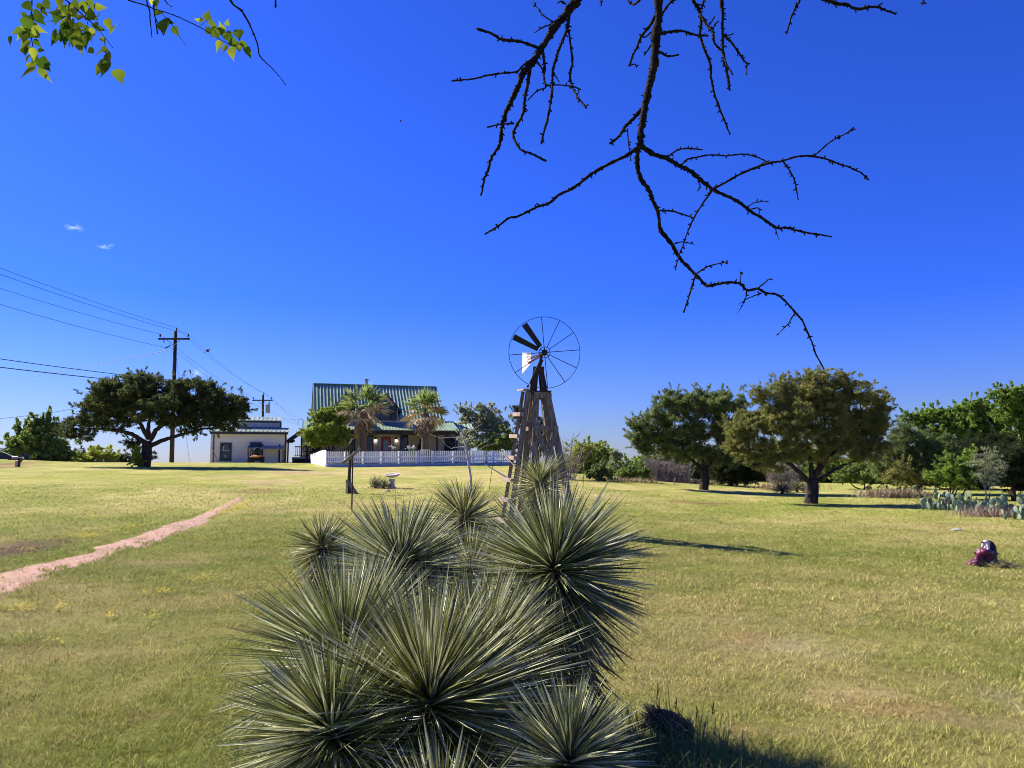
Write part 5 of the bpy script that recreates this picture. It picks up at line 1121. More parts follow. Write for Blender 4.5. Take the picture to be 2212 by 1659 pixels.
def hut():
    o = gpt(-130, 74); o[2] = 1.0; F = Frame(o, rad(2)); u1 = F.u_at(46, 0, 2); z = z_at(o, 972) - o[2]; t = thing('low_building', 'low dark building with white roof edge at the left skyline', 'building', F.p(u1 / 2, 0, 0))
    mb = MB(); F.box(mb, 0, u1, 0, 5, -1.5, z); mb.build('wall', M['hut'], t); mb = MB(); F.box(mb, -.2, u1 + .3, -.35, 5.3, z + .004, z + .2); mb.build('roof', M['agedpaint'], t)
hut()
def tap():
    g = hit(2128, 1222); Y = g[1]; k = Y / FPX; cr = lambda x, y, dy=0: P((2860 + x / 10.368) / 1.3888, (1580 + y / 10.368) / 1.3888, Y + dy)
    t = thing('standpipe', 'white bent standpipe with a small black tap rising from the maroon jacket', 'tap', g)
    mb = MB(); mb.tube([cr(1080, 1100), cr(1085, 720), cr(1078, 480)], .021, 10); mb.tube([cr(1090, 462), cr(960, 465)], .02, 10); mb.tube([cr(930, 500), cr(895, 600), cr(890, 700)], .011, 8); mb.tube(curve_pts([cr(960, 690, -.02), cr(1000, 630, -.03), cr(1050, 620, -.02)], 4), .012, 8); mb.build('pipe', M['pvc'], t, smooth=True)
    mb = MB(); mb.tube([cr(860, 475), cr(960, 490)], .009, 8); mb.tube([cr(930, 470), cr(935, 540)], .012, 8); mb.build('tap_handle', M['blackmetal'], t)
    # jacket: lathe-like folded bundle
    j = thing('jacket', 'shiny maroon jacket bundled round the white standpipe', 'jacket', g)
    n, m = 40, 22; v = []; c0 = cr(1010, 1000)
    for i in range(m):
        f = i / (m - 1); z = g[2] - .02 + f * (cr(0, 720)[2] - g[2] + .02)
        cx = cr(960 + 30 * f, 0)[0]; r = (.175 * (1 - f) ** .8 + .105 * f) * (1.0 + .12 * math.sin(f * 9))
        for q in range(n):
            a = q / n * 2 * np.pi; fold = 1 + .10 * math.sin(a * 5 + f * 7) * (1 - f * .5) + .07 * math.sin(a * 9 - f * 15) + .05 * math.sin(f * 26 + a * 2)
            rr = r * fold * (1.25 if math.cos(a) < -.5 and f < .35 else 1)
            v.append([cx + rr * math.cos(a) * 1.05, Y + .02 + rr * .8 * math.sin(a), z + .02 * math.sin(a * 2 + 1) * f])
    i = np.arange(m - 1)[:, None] * n; jn = np.arange(n)[None]; q = np.stack([i + jn, i + (jn + 1) % n, i + n + (jn + 1) % n, i + n + jn], -1).reshape(-1, 4)
    mb = MB(); mb.add(v, [q]); body = mb.build('body', M['jacket'], j, smooth=True)
    mb = MB(); pts = [cr(870, 690, -.05), cr(960, 790, -.13), cr(1120, 800, -.12), cr(1210, 840, -.02)]; mb.tube(curve_pts(pts, 6), [.03, .045, .045, .03], 10); mb.build('collar', M['jacket'], j, smooth=True)
    mb = MB(); hood = []; hc = cr(1110, 720, .06); mb.blob(hc + A3(.03, .04, -.02), (.10, .09, .16), 16, 10, .06); mb.build('hood', M['jacketdark'], j, smooth=True)
    mb = MB(); mb.tube(curve_pts([cr(840, 860, -.06), cr(770, 980, -.1), cr(700, 1090, -.12), cr(680, 1160, -.12)], 6, .006), [.035, .05, .05, .045], 10); mb.build('sleeve', M['jacket'], j, smooth=True)
    mb = MB(); mb.tube(curve_pts([cr(800, 1120, -.05), cr(660, 1110, 0), cr(540, 1150, .02)], 6, .006), [.05, .055, .035], 10); mb.build('sleeve', M['jacket'], j, smooth=True)
    r = np.random.default_rng(4); n = 700; x = r.normal(.12, .16, n); y = r.normal(-.14, .09, n); b = np.stack([g[0] + x, Y + y, 0 * x], 1); b[:, 2] = gz(b[:, 0], b[:, 1]) + .01 + .06 * np.exp(-((x - .1) / .18) ** 2) * r.random(n)
    a = r.random(n) * 6.283; d = nrm(np.stack([np.cos(a), np.sin(a) * .6, r.uniform(-.1, .55, n)], 1)); mb = MB()
    add_leaves(mb, b, d, .07 + .12 * r.random(n), .006, np.array([.40, .36, .16]) * (.5 + .8 * r.random((n, 1))), .1, r)
    o = mb.build('cut_grass', M['deadleaf'], loc=g, col=True); tag(o, 'heap of dry cut grass in front of the maroon jacket', 'dry grass', kind='stuff')
    q = hit(2067, 1146); mb = MB(); mb.blob(q + A3(0, 0, .01), (.13, .07, .035), 10, 6, .3); tag(mb.build('rock', M['rock'], loc=q), 'flat white stone alone in the right lawn', 'rock')
tap()
# ---------------------------------------------------------------- poles and wires
def pole(px, Y, rtop, rarm, arm, label, lean=0, trans=False, parent_px=None, X=None):
    g = gpt(px, Y) if X is None else A3(X, Y, float(gz(X, Y))); tp = P(px + lean, rtop, Y) if X is None else A3(X, Y, rtop); za = P(px, rarm, Y)[2] if X is None else rarm
    t = thing('utility_pole', label, 'utility pole', g, 'utility poles'); H = tp[2] - g[2]
    mb = MB(); mb.tube([g - A3(0, 0, .5), g * .5 + tp * .5, tp], [.17, .15, .125], 10); mb.build('pole', M['polewood'], t, smooth=True)
    fx = g[0] + (tp[0] - g[0]) * (za - g[2]) / H; c = A3(fx, Y - .2, za); mb = MB(); mb.abox(c, arm, .1, .13); ca = mb.build('crossarm', M['polewood'], t)
    mb = MB(); mb.beam(c + A3(-.6, -.08, 0), c + A3(0, -.06, -.55), .03, .04); mb.beam(c + A3(.6, -.08, 0), c + A3(0, -.06, -.55), .03, .04); mb.build('arm_brace', M['grey'], ca)
    at = []
    for dx in (-arm / 2 + .12, arm / 2 - .12):
        mb = MB(); q = c + A3(dx, 0, .065); mb.lathe(q, [(.02, 0), (.02, .1), (.075, .12), (.06, .2), (.08, .22), (.05, .32), (.001, .33)], 10); mb.build('insulator', M['hut'], ca); at.append(q + A3(0, 0, .3))
    mb = MB(); q = A3(tp[0] + .12, Y - .1, tp[2] - .15); mb.lathe(q, [(.02, 0), (.02, .1), (.075, .14), (.05, .32), (.08, .35), (.001, .45)], 10); mb.build('insulator', M['hut'], t); at.append(q + A3(0, 0, .42))
    if trans:
        mb = MB(); q = A3(g[0] + .42, Y - .15, P(px, 893, Y)[2]); mb.lathe(q, [(.001, 0), (.24, 0), (.26, .05), (.26, .95), (.2, 1.05), (.001, 1.06)], 14); mb.lathe(q + A3(.08, 0, 1.05), [(.04, 0), (.05, .2), (.02, .3)], 8); mb.build('transformer', M['grey'], t)
        mb = MB(); mb.lathe(c + A3(arm / 2 - .3, -.1, -.5), [(.03, 0), (.05, .05), (.05, .35), (.02, .42)], 8); mb.build('cutout', M['grey'], t)
    else:
        mb = MB(); mb.beam(c + A3(-.75, -.1, .05), c + A3(-.7, -.1, -.35), .05, .05); mb.beam(A3(fx - .65, Y - .2, za - .72), A3(fx - .25, Y - .2, za - .5), .06, .07); mb.build('cutout', M['hut'], t)
    return at, A3(fx, Y - .2, za)
A1, C1 = pole(371, 58, 716, 733, 68 / FPX * 58, 'nearer tall utility pole rising behind the wide juniper', 8)
A2, C2 = pole(567, 92, 853, 865, 44 / FPX * 92, 'farther utility pole with grey transformer behind the shed', 1, True)
A0, C0 = pole(0, 16, C1[2] + .9, C1[2], 2.4, 'utility pole outside the left edge of the photo', X=-26.6)
WG = 'overhead wires on the poles'
def wire(a, b, sag, r, label, ext=None):
    n = 26; f = np.linspace(0, 1, n)[:, None]; p = a + (b - a) * f; p[:, 2] -= 4 * sag * (f * (1 - f))[:, 0]
    mb = MB(); mb.tube(p, r, 4); o = mb.build('power_line', M['wire'], loc=(a + b) / 2); tag(o, label, 'power line', WG); return p
def wire_px(a, px, row, Y, sag, r, label, k=1.6):
    """from attachment a through the point seen at the photo's left edge, on to k times the distance"""
    q = P(px, row, Y); e = a + (q - a) * k; return wire(a, e, sag, r, label)
RW = .012
for a, e, lab in ((A1[2], A0[2], 'upper wire from the near pole top to the left edge'), (A1[1], A0[1], 'wire from the near pole right crossarm end to the left edge'), (A1[0], A0[0], 'wire from the near pole left crossarm end to the left edge')):
    wire(a, e, .55, RW, lab)
n1 = A3(C1[0], 57.8, P(372, 755, 58)[2]); wire(n1, A3(-26.6, 16, n1[2] + .1), .6, RW, 'fourth wire, below the left crossarm wires, to the left edge')
t1 = A3(C1[0], 57.8, P(372, 822, 58)[2]); wire_px(t1, 0, 770, 44, .15, .022, 'upper of two thick low cables crossing behind the juniper')
t2 = A3(C1[0], 57.8, P(372, 832, 58)[2]); wire_px(t2, 0, 788, 44, .15, .026, 'lower of two thick low cables crossing behind the juniper')
wire(A1[2], A2[2], .5, RW, 'wire from the near pole top to the far pole top'); RWIRE = wire(A1[1], A2[1], .5, RW, 'wire between the right crossarm ends of both poles')
wire(A1[0], A2[0], .5, RW, 'wire between the left crossarm ends of both poles'); wire(n1, A3(C2[0], 92, P(567, 880, 92)[2]), .6, RW, 'low wire from the near pole to the transformer pole')
for i, a in enumerate(A2): wire(a, P([646, 664, 655][i], [918, 926, 906][i], 160), .5, RW * 1.2, ['wire running from the far pole left crossarm end down behind the house', 'wire running from the far pole right crossarm end down behind the house', 'wire running from the far pole top down behind the house'][i])
wire(A3(C2[0], 91.8, P(567, 885, 92)[2]), MAST, .4, .012, 'service wire from the transformer pole to the house mast')
wire(A3(C1[0], 58.2, P(372, 760, 58)[2]), P(410, 1003, 66), 0, .010, 'steep guy wire on the right side of the near pole')
wire(A3(C1[0], 58.2, P(372, 752, 58)[2]), P(-60, 832, 150), .3, .022, 'faint far wire running left below the crossarm'); wire(P(175, 880, 120), P(-60, 908, 110), .3, .026, 'faint low wire at far left ending in the juniper')
def birds():
    i = 6; p = RWIRE[i] * .45 + RWIRE[i + 1] * .55
    f = [w for w in RWIRE]; best = min(range(len(f)), key=lambda j: abs((f[j][0] / (f[j][1] * cp + (f[j][2] - CAMZ) * sp)) * FPX + CX - 445)); p = f[best]
    t = thing('bird', 'small dark bird perched on the wire right of the near pole', 'bird', p)
    mb = MB(); a = rad(35); R = np.array([[math.cos(a), 0, math.sin(a)], [0, 1, 0], [-math.sin(a), 0, math.cos(a)]]); mb.blob(p + A3(0, 0, .11), (.17, .08, .09), 12, 8, 0, (1, 1, 1), R); mb.blob(p + A3(.13, 0, .23), (.065, .06, .06), 10, 7); mb.beam(p + A3(.18, 0, .23), p + A3(.24, 0, .22), .02, .02); mb.beam(p + A3(-.12, 0, .04), p + A3(-.3, 0, -.08), .06, .02); mb.build('body', M['birdfeather'], t, smooth=True)
    p = P(865, 262, 60); t = thing('bird', 'tiny dark bird flying in the open sky', 'bird', p); mb = MB(); mb.blob(p, (.10, .05, .05), 10, 6)
    for s in (-1, 1): mb.poly([p + A3(-.04, 0, .02), p + A3(.05, 0, .02), p + A3(-.02, s * .22, .10)], A3(0, 0, .012))
    mb.build('body', M['birdfeather'], t)
birds()
# ---------------------------------------------------------------- overhead tree (bare) and leafy tree at upper left
def bare_tree():
    t = thing('bare_tree', 'leafless dark tree whose thorny branches hang into the sky from above', 'tree', A3(2.6, -1.2, 0))
    r = np.random.default_rng(3)
    def cr(x, y, Y): return P((1300 + x / 1.4814) / 1.3888, y / 1.4814 / 1.3888, Y)
    px = 1 / 1.4814 / 1.3888 / FPX
    def grp(lines, Y0, root):
        mb = MB()
        for pts, w0, w1 in lines:
            h = abs(hash((pts[0], pts[-1]))) % 997 / 997.0
            dy = (h - .5) * .5 * (len(pts) > 3); n = len(pts)
            P3 = [cr(x, y, Y0 + dy * (i / max(1, n - 1)) ** 1.3 + .00018 * (y if root else 0)) for i, (x, y) in enumerate(pts)]
            c = curve_pts(P3, 7, w0 * px * Y0 * .05, r); k = len(c)
            R = np.linspace(w0, w1, k) * px * Y0 / 2 * (1 + .18 * r.normal(size=k).clip(-1, 1.4)); mb.tube(c, R * 1.16, 8)
            # buds and spurs
            seg = np.linalg.norm(np.diff(c, axis=0), axis=1).sum() / (px * Y0); m = int(seg / 26)
            for j in range(m):
                q = r.integers(1, k - 1); tv = nrm(c[min(q + 1, k - 1)] - c[q - 1]); sd = nrm(np.cross(tv, r.normal(size=3)) + np.cross(tv, A3(0, 1, 0)) * r.choice([-1, 1]) * .8); ln = (R[q] * .9 + r.uniform(6, 14) * px * Y0)
                mb.tube([c[q], c[q] + sd * ln * .7 + tv * ln * .3, c[q] + sd * ln + tv * ln * .5], [max(R[q] * .7, 3.2 * px * Y0), 3.6 * px * Y0, 1.6 * px * Y0], 5)
            e = c[-1]; mb.blob(e, np.full(3, max(w1 * .75, 3) * px * Y0 / 1.5), 7, 5, .4)
        mb.build('branch', M['darkbark'], t, smooth=True)
    grp([([(1005, -260), (1000, 60), (990, 170), (985, 260), (970, 340), (955, 400), (940, 470), (930, 540), (920, 610), (918, 650)], 38, 24),
         ([(918, 650), (860, 690), (770, 735), (700, 775), (630, 830), (550, 870), (520, 900), (460, 920), (380, 960), (335, 970), (280, 1010), (230, 1040)], 15, 8),
         ([(912, 655), (905, 720), (920, 790), (955, 840), (975, 890), (1000, 950), (1010, 1020), (1060, 1085), (1090, 1140), (1130, 1185), (1165, 1220), (1215, 1272)], 20, 13),
         ([(1215, 1272), (1250, 1265), (1310, 1255), (1360, 1260), (1395, 1290), (1440, 1283), (1480, 1302), (1530, 1310), (1570, 1345), (1605, 1385), (1640, 1425), (1660, 1470), (1685, 1530), (1700, 1575), (1720, 1610), (1735, 1640)], 13, 6),
         ([(922, 648), (980, 685), (1040, 705), (1090, 735), (1140, 760), (1190, 800), (1240, 840), (1300, 870), (1360, 900), (1410, 940), (1470, 975), (1520, 1010), (1580, 1015), (1640, 1030), (1700, 1040), (1770, 1052)], 22, 7),
         ([(1240, 840), (1300, 810), (1360, 775), (1420, 750), (1490, 725), (1550, 715), (1620, 695), (1690, 695), (1750, 708), (1800, 728), (1840, 740), (1900, 768), (1935, 800)], 11, 6),
         ([(1100, 735), (1130, 708), (1180, 697), (1235, 688), (1300, 692), (1380, 685), (1440, 700), (1490, 722)], 8, 5), ([(1690, 695), (1740, 650), (1780, 620), (1830, 595), (1875, 573)], 7, 5), ([(1555, 718), (1585, 760), (1605, 800), (1615, 850), (1622, 888)], 7, 5),
         ([(1040, 700), (1080, 670), (1120, 660), (1165, 662), (1195, 665)], 8, 6), ([(1240, 845), (1200, 900), (1160, 965), (1130, 1030), (1110, 1090), (1090, 1140), (1075, 1200)], 8, 5), ([(1000, 935), (1060, 938), (1100, 950), (1155, 968)], 8, 6), ([(1065, 1085), (1110, 1075), (1158, 1085)], 6, 4),
         ([(1165, 1220), (1150, 1270), (1135, 1320), (1112, 1388)], 9, 6), ([(1170, 1215), (1220, 1185), (1285, 1168), (1308, 1172)], 7, 5), ([(1362, 1258), (1365, 1225), (1362, 1190)], 5, 1), ([(1440, 1283), (1475, 1255), (1496, 1237)], 7, 2), ([(1393, 1290), (1385, 1335), (1353, 1392)], 7, 2), ([(1460, 1302), (1400, 1325), (1358, 1352)], 6, 2),
         ([(1607, 1390), (1575, 1440), (1548, 1468), (1530, 1490)], 6, 2), ([(1395, 920), (1430, 900), (1490, 893)], 5, 3), ([(1520, 1010), (1527, 1040), (1535, 1065)], 5, 2), ([(1410, 930), (1445, 925), (1448, 955)], 6, 4), ([(1175, 800), (1185, 830), (1175, 850)], 6, 4),
         ([(925, 485), (890, 525), (855, 560), (825, 605), (785, 637)], 17, 9), ([(862, 570), (868, 640), (877, 715)], 6, 4), ([(990, 60), (965, 110), (925, 160), (905, 210), (885, 250), (870, 295)], 13, 7), ([(870, 292), (895, 285), (903, 300)], 6, 5), ([(985, 130), (940, 165), (918, 152)], 8, 5), ([(1005, 150), (1060, 140), (1110, 138), (1160, 155), (1220, 160)], 13, 8), ([(1005, 230), (1045, 250), (1090, 243)], 11, 8), ([(975, 185), (955, 220), (937, 245)], 7, 5),
         ([(1010, 70), (1050, 15), (1080, -10), (1110, -60)], 11, 9), ([(860, -5), (885, 20), (925, -8), (985, -90)], 9, 10)], 3.1, True)
    grp([([(1120, -260), (1150, -20), (1175, 30), (1190, 90), (1185, 150), (1205, 220), (1230, 280), (1235, 350), (1250, 420), (1275, 490), (1300, 550), (1318, 597)], 15, 7), ([(1230, -220), (1205, -10), (1180, 55)], 10, 8), ([(1185, 60), (1215, 110), (1240, 140), (1250, 190), (1285, 235), (1305, 290), (1330, 330)], 11, 7),
         ([(1270, -220), (1278, -20), (1285, 60), (1285, 150), (1290, 240), (1305, 320), (1317, 400)], 16, 10), ([(1290, 155), (1330, 195), (1360, 240), (1385, 275), (1405, 283)], 9, 7), ([(1390, 280), (1393, 305), (1393, 332)], 5, 4), ([(1240, 140), (1250, 110), (1268, 95)], 6, 5), ([(1228, 110), (1240, 90), (1249, 74)], 6, 6), ([(1288, 155), (1310, 157), (1335, 150)], 6, 4)], 3.3, False)
    grp([([(1560, -240), (1625, -20), (1610, 30), (1590, 80), (1570, 150)], 10, 6), ([(1600, -230), (1690, -40), (1780, 12), (1835, 20), (1880, 40), (1960, 30), (2010, 45), (2055, 62)], 16, 7), ([(1970, 32), (1985, 20), (1995, 15)], 6, 5), ([(1875, 38), (1878, 55)], 6, 5), ([(2175, -120), (2178, -10), (2176, 18)], 8, 7)], 3.5, False)
    grp([([(745, -250), (650, -20), (620, 20), (585, 70), (540, 120), (510, 170), (475, 220), (440, 280), (400, 320), (380, 380), (345, 450), (320, 510), (305, 570), (295, 640), (265, 690), (240, 760), (225, 800), (212, 868)], 38, 7),
         ([(470, 215), (400, 188), (350, 180), (300, 175), (260, 150), (195, 128)], 13, 10), ([(445, 260), (400, 290), (370, 318), (310, 325), (240, 335), (180, 350), (80, 360)], 10, 6), ([(535, 100), (490, 70), (465, 40), (440, 5)], 7, 4), ([(535, 105), (490, 120), (450, 145)], 7, 5),
         ([(620, -10), (600, 90), (595, 130), (570, 190), (545, 260), (530, 320), (528, 390), (520, 460), (505, 540), (490, 590), (480, 638)], 13, 8), ([(600, 130), (610, 200), (618, 270), (608, 330), (615, 380), (640, 430), (680, 480)], 10, 7), ([(485, 215), (495, 300), (490, 340), (500, 385)], 11, 9), ([(500, 380), (560, 378), (620, 385), (655, 398)], 7, 5), ([(500, 390), (460, 405), (420, 445)], 6, 5),
         ([(430, 295), (420, 370), (405, 440), (400, 500), (375, 550), (355, 590), (365, 630), (390, 665), (440, 685), (500, 715)], 13, 8), ([(360, 548), (300, 552), (240, 565)], 8, 6), ([(530, 320), (545, 340), (560, 365)], 6, 4), ([(450, 265), (480, 300), (490, 325)], 7, 6), ([(760, -60), (745, 25)], 7, 6), ([(590, 20), (570, 5), (550, 15)], 7, 5)], 2.8, False)
    # limb above the frame and the trunk behind the viewer
    mb = MB(); j = [cr(1005, -250, 3.1), cr(745, -245, 2.8), cr(1120, -255, 3.3), cr(1270, -215, 3.3), cr(1580, -235, 3.5), cr(1230, -215, 3.3)]
    hub = A3(1.5, 1.6, 4.15); tk = A3(2.6, -1.2, 2.9)
    for q in j: mb.tube(curve_pts([hub, hub * .45 + q * .55 + A3(0, 0, .12), q + A3(0, .0, -.02)], 5, .01, r), [.06, .045, .028], 8)
    q = cr(2175, -120, 3.5); mb.tube([hub, q], [.04, .012], 7); mb.tube(curve_pts([tk, (tk + hub) / 2 + A3(.1, 0, .25), hub], 6, .02, r), [.13, .1, .065], 10); mb.build('limb', M['darkbark'], t, smooth=True)
    mb = MB(); mb.tube(curve_pts([A3(2.6, -1.2, -.3), A3(2.6, -1.2, .05), A3(2.66, -1.2, 1.4), tk], 6, .01, r), [.26, .2, .16, .14], 14); mb.build('trunk', M['darkbark'], t, smooth=True)
bare_tree()
def leafy_tree():
    t = thing('leafy_tree', 'tree with heart shaped green leaves hanging into the top left corner', 'tree', A3(-2.9, -.6, 0)); r = np.random.default_rng(9); Y0 = 2.6
    def cr(x, y, dy=0): return P(x / 3.4134, y / 3.4134, Y0 + dy)
    px = Y0 / 3.4134 / FPX
    mb = MB(); TW = [([(238, -300), (235, -20), (232, 100), (225, 200), (240, 330), (270, 440), (280, 490)], 12, 5), ([(300, -320), (430, -60), (510, 20), (600, 100), (700, 190), (760, 260), (830, 350)], 11, 4), ([(650, 150), (640, 190), (620, 235)], 5, 4), ([(770, 285), (778, 360), (790, 430)], 6, 5), ([(780, -80), (950, 0), (1060, 35), (1150, 70), (1280, 110), (1400, 165), (1500, 215), (1600, 280), (1680, 320)], 11, 5), ([(1060, -260), (1080, -10), (1100, 70), (1110, 170), (1120, 270)], 14, 7), ([(1125, -260), (1130, 0), (1140, 110), (1160, 245)], 14, 9), ([(1150, 140), (1180, 210), (1205, 255)], 9, 8), ([(1190, 95), (1230, 140), (1280, 200), (1330, 280), (1370, 330)], 7, 3),
          ([(1540, -320), (1690, -10), (1780, 80), (1830, 160), (1870, 250), (1900, 330), (1915, 410), (1990, 490), (2050, 550), (2105, 625)], 18, 5), ([(1120, -200), (1215, 0), (1265, 50)], 9, 7), ([(2020, -260), (2030, -10), (2032, 48)], 15, 14), ([(1470, 195), (1500, 170), (1525, 150)], 5, 4), ([(455, 15), (420, 60), (400, 100)], 5, 3), ([(510, 20), (515, 90), (520, 150)], 6, 4)]
    for pts, a, b in TW:
        dy = r.uniform(-.15, .15); c = curve_pts([cr(x, y, dy * i / len(pts)) for i, (x, y) in enumerate(pts)], 6, a * px * .06, r); k = len(c); R = np.linspace(a, b, k) * px / 2 * (1 + .12 * r.normal(size=k).clip(-1, 1.5)); mb.tube(c, R, 7)
        for q in range(6, k - 1, 6): mb.blob(c[q], np.full(3, R[q] * 1.45), 7, 5, .3)
        mb.blob(c[-1], np.full(3, R[-1] * 1.5), 7, 5, .3)
    mb.build('twigs', M['darkbark'], t, smooth=True)
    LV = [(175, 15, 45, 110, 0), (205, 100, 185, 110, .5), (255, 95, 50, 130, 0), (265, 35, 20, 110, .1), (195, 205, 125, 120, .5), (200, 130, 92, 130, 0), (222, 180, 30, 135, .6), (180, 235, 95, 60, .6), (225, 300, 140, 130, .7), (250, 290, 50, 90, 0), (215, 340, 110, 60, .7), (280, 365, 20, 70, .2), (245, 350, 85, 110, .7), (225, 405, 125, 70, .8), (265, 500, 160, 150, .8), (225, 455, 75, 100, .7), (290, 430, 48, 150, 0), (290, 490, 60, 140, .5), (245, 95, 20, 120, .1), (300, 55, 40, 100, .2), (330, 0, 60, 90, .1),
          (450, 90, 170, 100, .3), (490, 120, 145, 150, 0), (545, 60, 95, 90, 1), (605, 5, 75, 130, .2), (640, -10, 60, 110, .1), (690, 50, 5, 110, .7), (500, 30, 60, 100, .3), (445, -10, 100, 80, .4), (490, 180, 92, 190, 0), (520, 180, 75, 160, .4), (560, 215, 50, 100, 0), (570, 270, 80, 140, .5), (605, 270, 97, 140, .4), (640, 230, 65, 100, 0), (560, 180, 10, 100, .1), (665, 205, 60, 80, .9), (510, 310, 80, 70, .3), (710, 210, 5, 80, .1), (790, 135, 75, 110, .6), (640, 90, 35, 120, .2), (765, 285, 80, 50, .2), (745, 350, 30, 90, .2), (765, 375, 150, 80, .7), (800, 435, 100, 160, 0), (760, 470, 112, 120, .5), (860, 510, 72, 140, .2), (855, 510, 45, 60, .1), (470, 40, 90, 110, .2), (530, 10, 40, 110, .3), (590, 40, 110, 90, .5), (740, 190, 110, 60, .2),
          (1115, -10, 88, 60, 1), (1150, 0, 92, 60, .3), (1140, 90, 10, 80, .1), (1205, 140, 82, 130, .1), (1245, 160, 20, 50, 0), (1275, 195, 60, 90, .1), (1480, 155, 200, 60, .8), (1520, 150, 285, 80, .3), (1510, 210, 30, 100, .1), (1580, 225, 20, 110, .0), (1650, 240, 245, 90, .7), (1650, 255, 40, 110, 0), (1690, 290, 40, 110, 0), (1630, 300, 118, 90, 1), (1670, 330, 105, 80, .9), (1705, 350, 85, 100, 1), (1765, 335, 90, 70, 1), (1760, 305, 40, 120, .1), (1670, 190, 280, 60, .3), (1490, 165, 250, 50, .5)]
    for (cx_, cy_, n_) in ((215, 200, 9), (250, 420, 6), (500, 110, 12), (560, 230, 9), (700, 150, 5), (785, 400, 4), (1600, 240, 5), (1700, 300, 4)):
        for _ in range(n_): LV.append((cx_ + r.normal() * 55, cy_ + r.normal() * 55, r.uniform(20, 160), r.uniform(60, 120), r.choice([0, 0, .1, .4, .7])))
    mb = MB(); wood = MB()
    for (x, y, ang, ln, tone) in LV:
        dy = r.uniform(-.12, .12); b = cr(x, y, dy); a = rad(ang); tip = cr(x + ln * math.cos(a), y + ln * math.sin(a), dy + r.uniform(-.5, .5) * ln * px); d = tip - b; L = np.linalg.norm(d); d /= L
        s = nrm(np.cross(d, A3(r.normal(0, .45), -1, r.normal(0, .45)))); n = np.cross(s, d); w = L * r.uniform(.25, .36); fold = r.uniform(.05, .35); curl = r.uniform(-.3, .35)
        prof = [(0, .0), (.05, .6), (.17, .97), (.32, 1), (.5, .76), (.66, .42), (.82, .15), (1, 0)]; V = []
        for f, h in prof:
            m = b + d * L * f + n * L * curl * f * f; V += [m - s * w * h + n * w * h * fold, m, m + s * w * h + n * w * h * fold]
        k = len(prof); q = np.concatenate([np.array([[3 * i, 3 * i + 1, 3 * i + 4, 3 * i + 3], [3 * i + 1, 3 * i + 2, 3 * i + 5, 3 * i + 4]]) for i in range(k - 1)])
        c = np.array([.06, .12, .012]) + (np.array([.46, .50, .05]) - np.array([.06, .12, .012])) * min(1, max(0, tone * .75 + r.uniform(-.05, .1)))  # tone: young leaves yellower, sunlit and dark looks also painted into the colour
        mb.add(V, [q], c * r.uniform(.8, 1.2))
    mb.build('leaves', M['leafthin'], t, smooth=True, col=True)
    mb = MB(); hub = A3(-2.1, 1.6, 3.95)
    for q in (cr(238, -290), cr(300, -310), cr(780, -80), cr(1060, -255), cr(1125, -255), cr(1540, -310), cr(2020, -255), cr(1120, -200)): mb.tube(curve_pts([hub, hub * .5 + q * .5 + A3(0, 0, .12), q], 5, .006, r), [.04, .025, .011], 7)
    mb.tube(curve_pts([A3(-2.9, -.6, 2.8), A3(-2.6, .6, 3.6), hub], 6, .01, r), [.11, .08, .05], 10); mb.build('limb', M['darkbark'], t, smooth=True)
    mb = MB(); mb.tube(curve_pts([A3(-2.9, -.6, -.3), A3(-2.9, -.6, .05), A3(-2.85, -.6, 1.5), A3(-2.9, -.6, 2.8)], 6, .01, r), [.22, .17, .13, .12], 12); mb.build('trunk', M['bark'], t, smooth=True)
leafy_tree()
# ---------------------------------------------------------------- sun, sky, camera
SUN_EL, SUN_AZ = rad(39.5), rad(28)          # azimuth: from straight left, turned towards the far side
sv = Vector((-math.cos(SUN_EL) * math.cos(SUN_AZ), math.cos(SUN_EL) * math.sin(SUN_AZ), math.sin(SUN_EL)))
sd = bpy.data.lights.new('Sun', 'SUN'); sd.energy = 5.0; sd.angle = rad(.53); sd.color = (1.0, .93, .78)
so = bpy.data.objects.new('Sun', sd); COL.objects.link(so); so.rotation_euler = sv.to_track_quat('Z', 'Y').to_euler(); so.location = (-30, 20, 40)
w = bpy.data.worlds.new('World'); sc.world = w; w.use_nodes = True; nt = w.node_tree; N = nt.nodes; bg = N['Background']
sky = N.new('ShaderNodeTexSky'); sky.sky_type = 'NISHITA'; sky.sun_disc = False; sky.sun_elevation = SUN_EL
sky.sun_rotation = math.atan2(sv.x, sv.y); sky.air_density = 1.0; sky.dust_density = .35; sky.ozone_density = 4.0; sky.altitude = 400
tc = N.new('ShaderNodeTexCoord'); sx = N.new('ShaderNodeSeparateXYZ'); lk(nt, tc.outputs['Generated'], sx.inputs[0])
hz = N.new('ShaderNodeMapRange'); hz.inputs[1].default_value = -.02; hz.inputs[2].default_value = .20; lk(nt, sx.outputs[2], hz.inputs[0])
tn = N.new('ShaderNodeMix'); tn.data_type = 'RGBA'; lk(nt, hz.outputs[0], tn.inputs[0]); tn.inputs[6].default_value = (.50, .53, .74, 1); tn.inputs[7].default_value = (.17, .385, 1.30, 1)
gm = N.new('ShaderNodeMix'); gm.data_type = 'RGBA'; gm.blend_type = 'MULTIPLY'; gm.inputs[0].default_value = 1; lk(nt, tn.outputs[2], gm.inputs[7])
lk(nt, sky.outputs[0], gm.inputs[6])
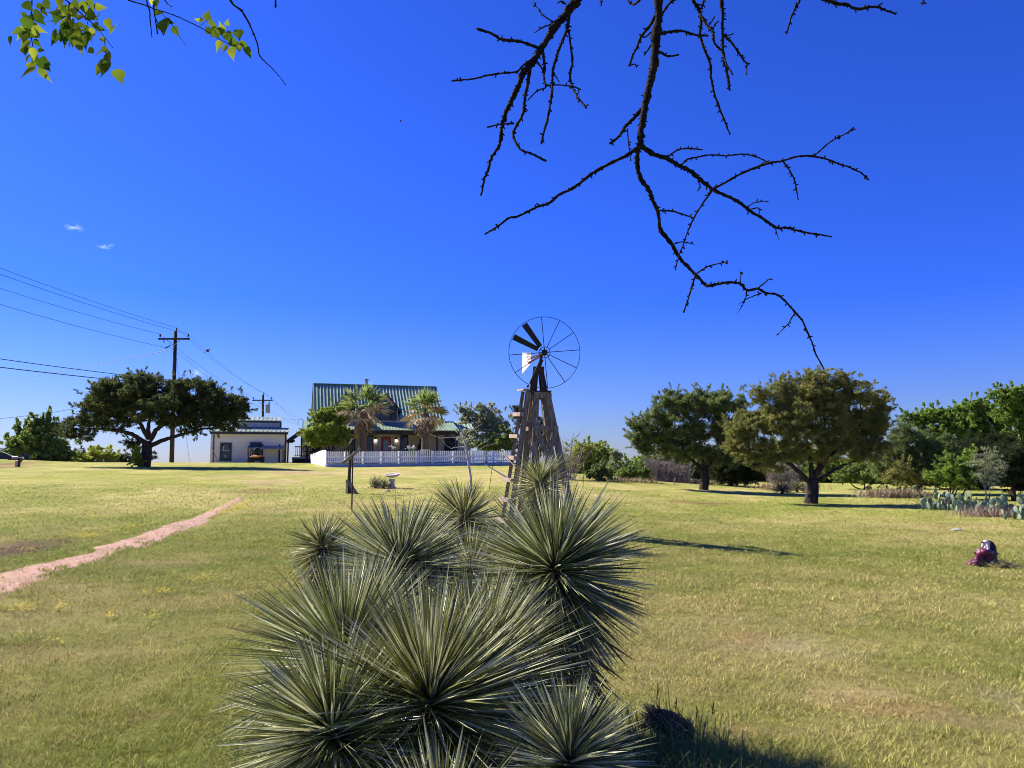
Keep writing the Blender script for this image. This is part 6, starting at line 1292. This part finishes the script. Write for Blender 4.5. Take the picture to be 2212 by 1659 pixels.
# three tiny wisps of cloud
last = gm.outputs[2]
nz = N.new('ShaderNodeTexNoise'); nz.inputs['Scale'].default_value = 90; nz.inputs['Detail'].default_value = 6; mp = N.new('ShaderNodeMapping'); mp.inputs['Scale'].default_value = (1, 1, 2.2); lk(nt, tc.outputs['Generated'], mp.inputs[0]); lk(nt, mp.outputs[0], nz.inputs['Vector'])
for (px, row, sz, st) in ((160, 492, .011, .35), (227, 529, .0105, .55), (425, 808, .014, .30), (345, 815, .008, .2)):
    q = P(px, row, 100.0) - A3(0, 0, CAMZ); q = q / np.linalg.norm(q)
    sb = N.new('ShaderNodeVectorMath'); sb.operation = 'SUBTRACT'; lk(nt, tc.outputs['Generated'], sb.inputs[0]); sb.inputs[1].default_value = q
    ml = N.new('ShaderNodeVectorMath'); ml.operation = 'MULTIPLY'; lk(nt, sb.outputs[0], ml.inputs[0]); ml.inputs[1].default_value = (1, 1, 2.1)
    ln = N.new('ShaderNodeVectorMath'); ln.operation = 'LENGTH'; lk(nt, ml.outputs[0], ln.inputs[0])
    mr = N.new('ShaderNodeMapRange'); mr.inputs[1].default_value = sz; mr.inputs[2].default_value = 0; mr.inputs[3].default_value = 0; mr.inputs[4].default_value = 1; lk(nt, ln.outputs['Value'], mr.inputs[0])
    m2 = N.new('ShaderNodeMapRange'); m2.inputs[1].default_value = .45; m2.inputs[2].default_value = .72; lk(nt, nz.outputs['Fac'], m2.inputs[0])
    mu = N.new('ShaderNodeMath'); mu.operation = 'MULTIPLY'; lk(nt, mr.outputs[0], mu.inputs[0]); lk(nt, m2.outputs[0], mu.inputs[1])
    m3 = N.new('ShaderNodeMath'); m3.operation = 'MULTIPLY'; m3.inputs[1].default_value = st * 2.2; m3.use_clamp = True; lk(nt, mu.outputs[0], m3.inputs[0])
    mx = N.new('ShaderNodeMix'); mx.data_type = 'RGBA'; lk(nt, m3.outputs[0], mx.inputs[0]); lk(nt, last, mx.inputs[6]); mx.inputs[7].default_value = (7, 8, 9, 1); last = mx.outputs[2]
lk(nt, last, bg.inputs['Color']); bg.inputs['Strength'].default_value = .074
cam = bpy.data.cameras.new('Camera'); co = bpy.data.objects.new('Camera', cam); COL.objects.link(co); sc.camera = co
cam.sensor_width = 36; cam.lens = 36 * FPX / 2212.0; cam.clip_start = .05; cam.clip_end = 6000; co.location = (0, 0, CAMZ); co.rotation_euler = (math.pi / 2 + PITCH, 0, 0)
sc.view_settings.view_transform = 'Standard'; sc.view_settings.look = 'None'; sc.view_settings.gamma = 1; sc.view_settings.exposure = EXPO; sc.view_settings.use_curve_mapping = False
sc.cycles.use_adaptive_sampling = False; sc.cycles.max_bounces = 6; w.cycles.sampling_method = 'MANUAL'; w.cycles.sample_map_resolution = 1024; sc.cycles.sample_clamp_indirect = 4; sc.cycles.transparent_max_bounces = 4; sc.cycles.use_denoising = True; sc.cycles.denoiser = 'OPENIMAGEDENOISE'; sc.cycles.denoising_input_passes = 'RGB_ALBEDO_NORMAL'; sc.cycles.denoising_prefilter = 'ACCURATE'; sc.cycles.filter_width = 1.0
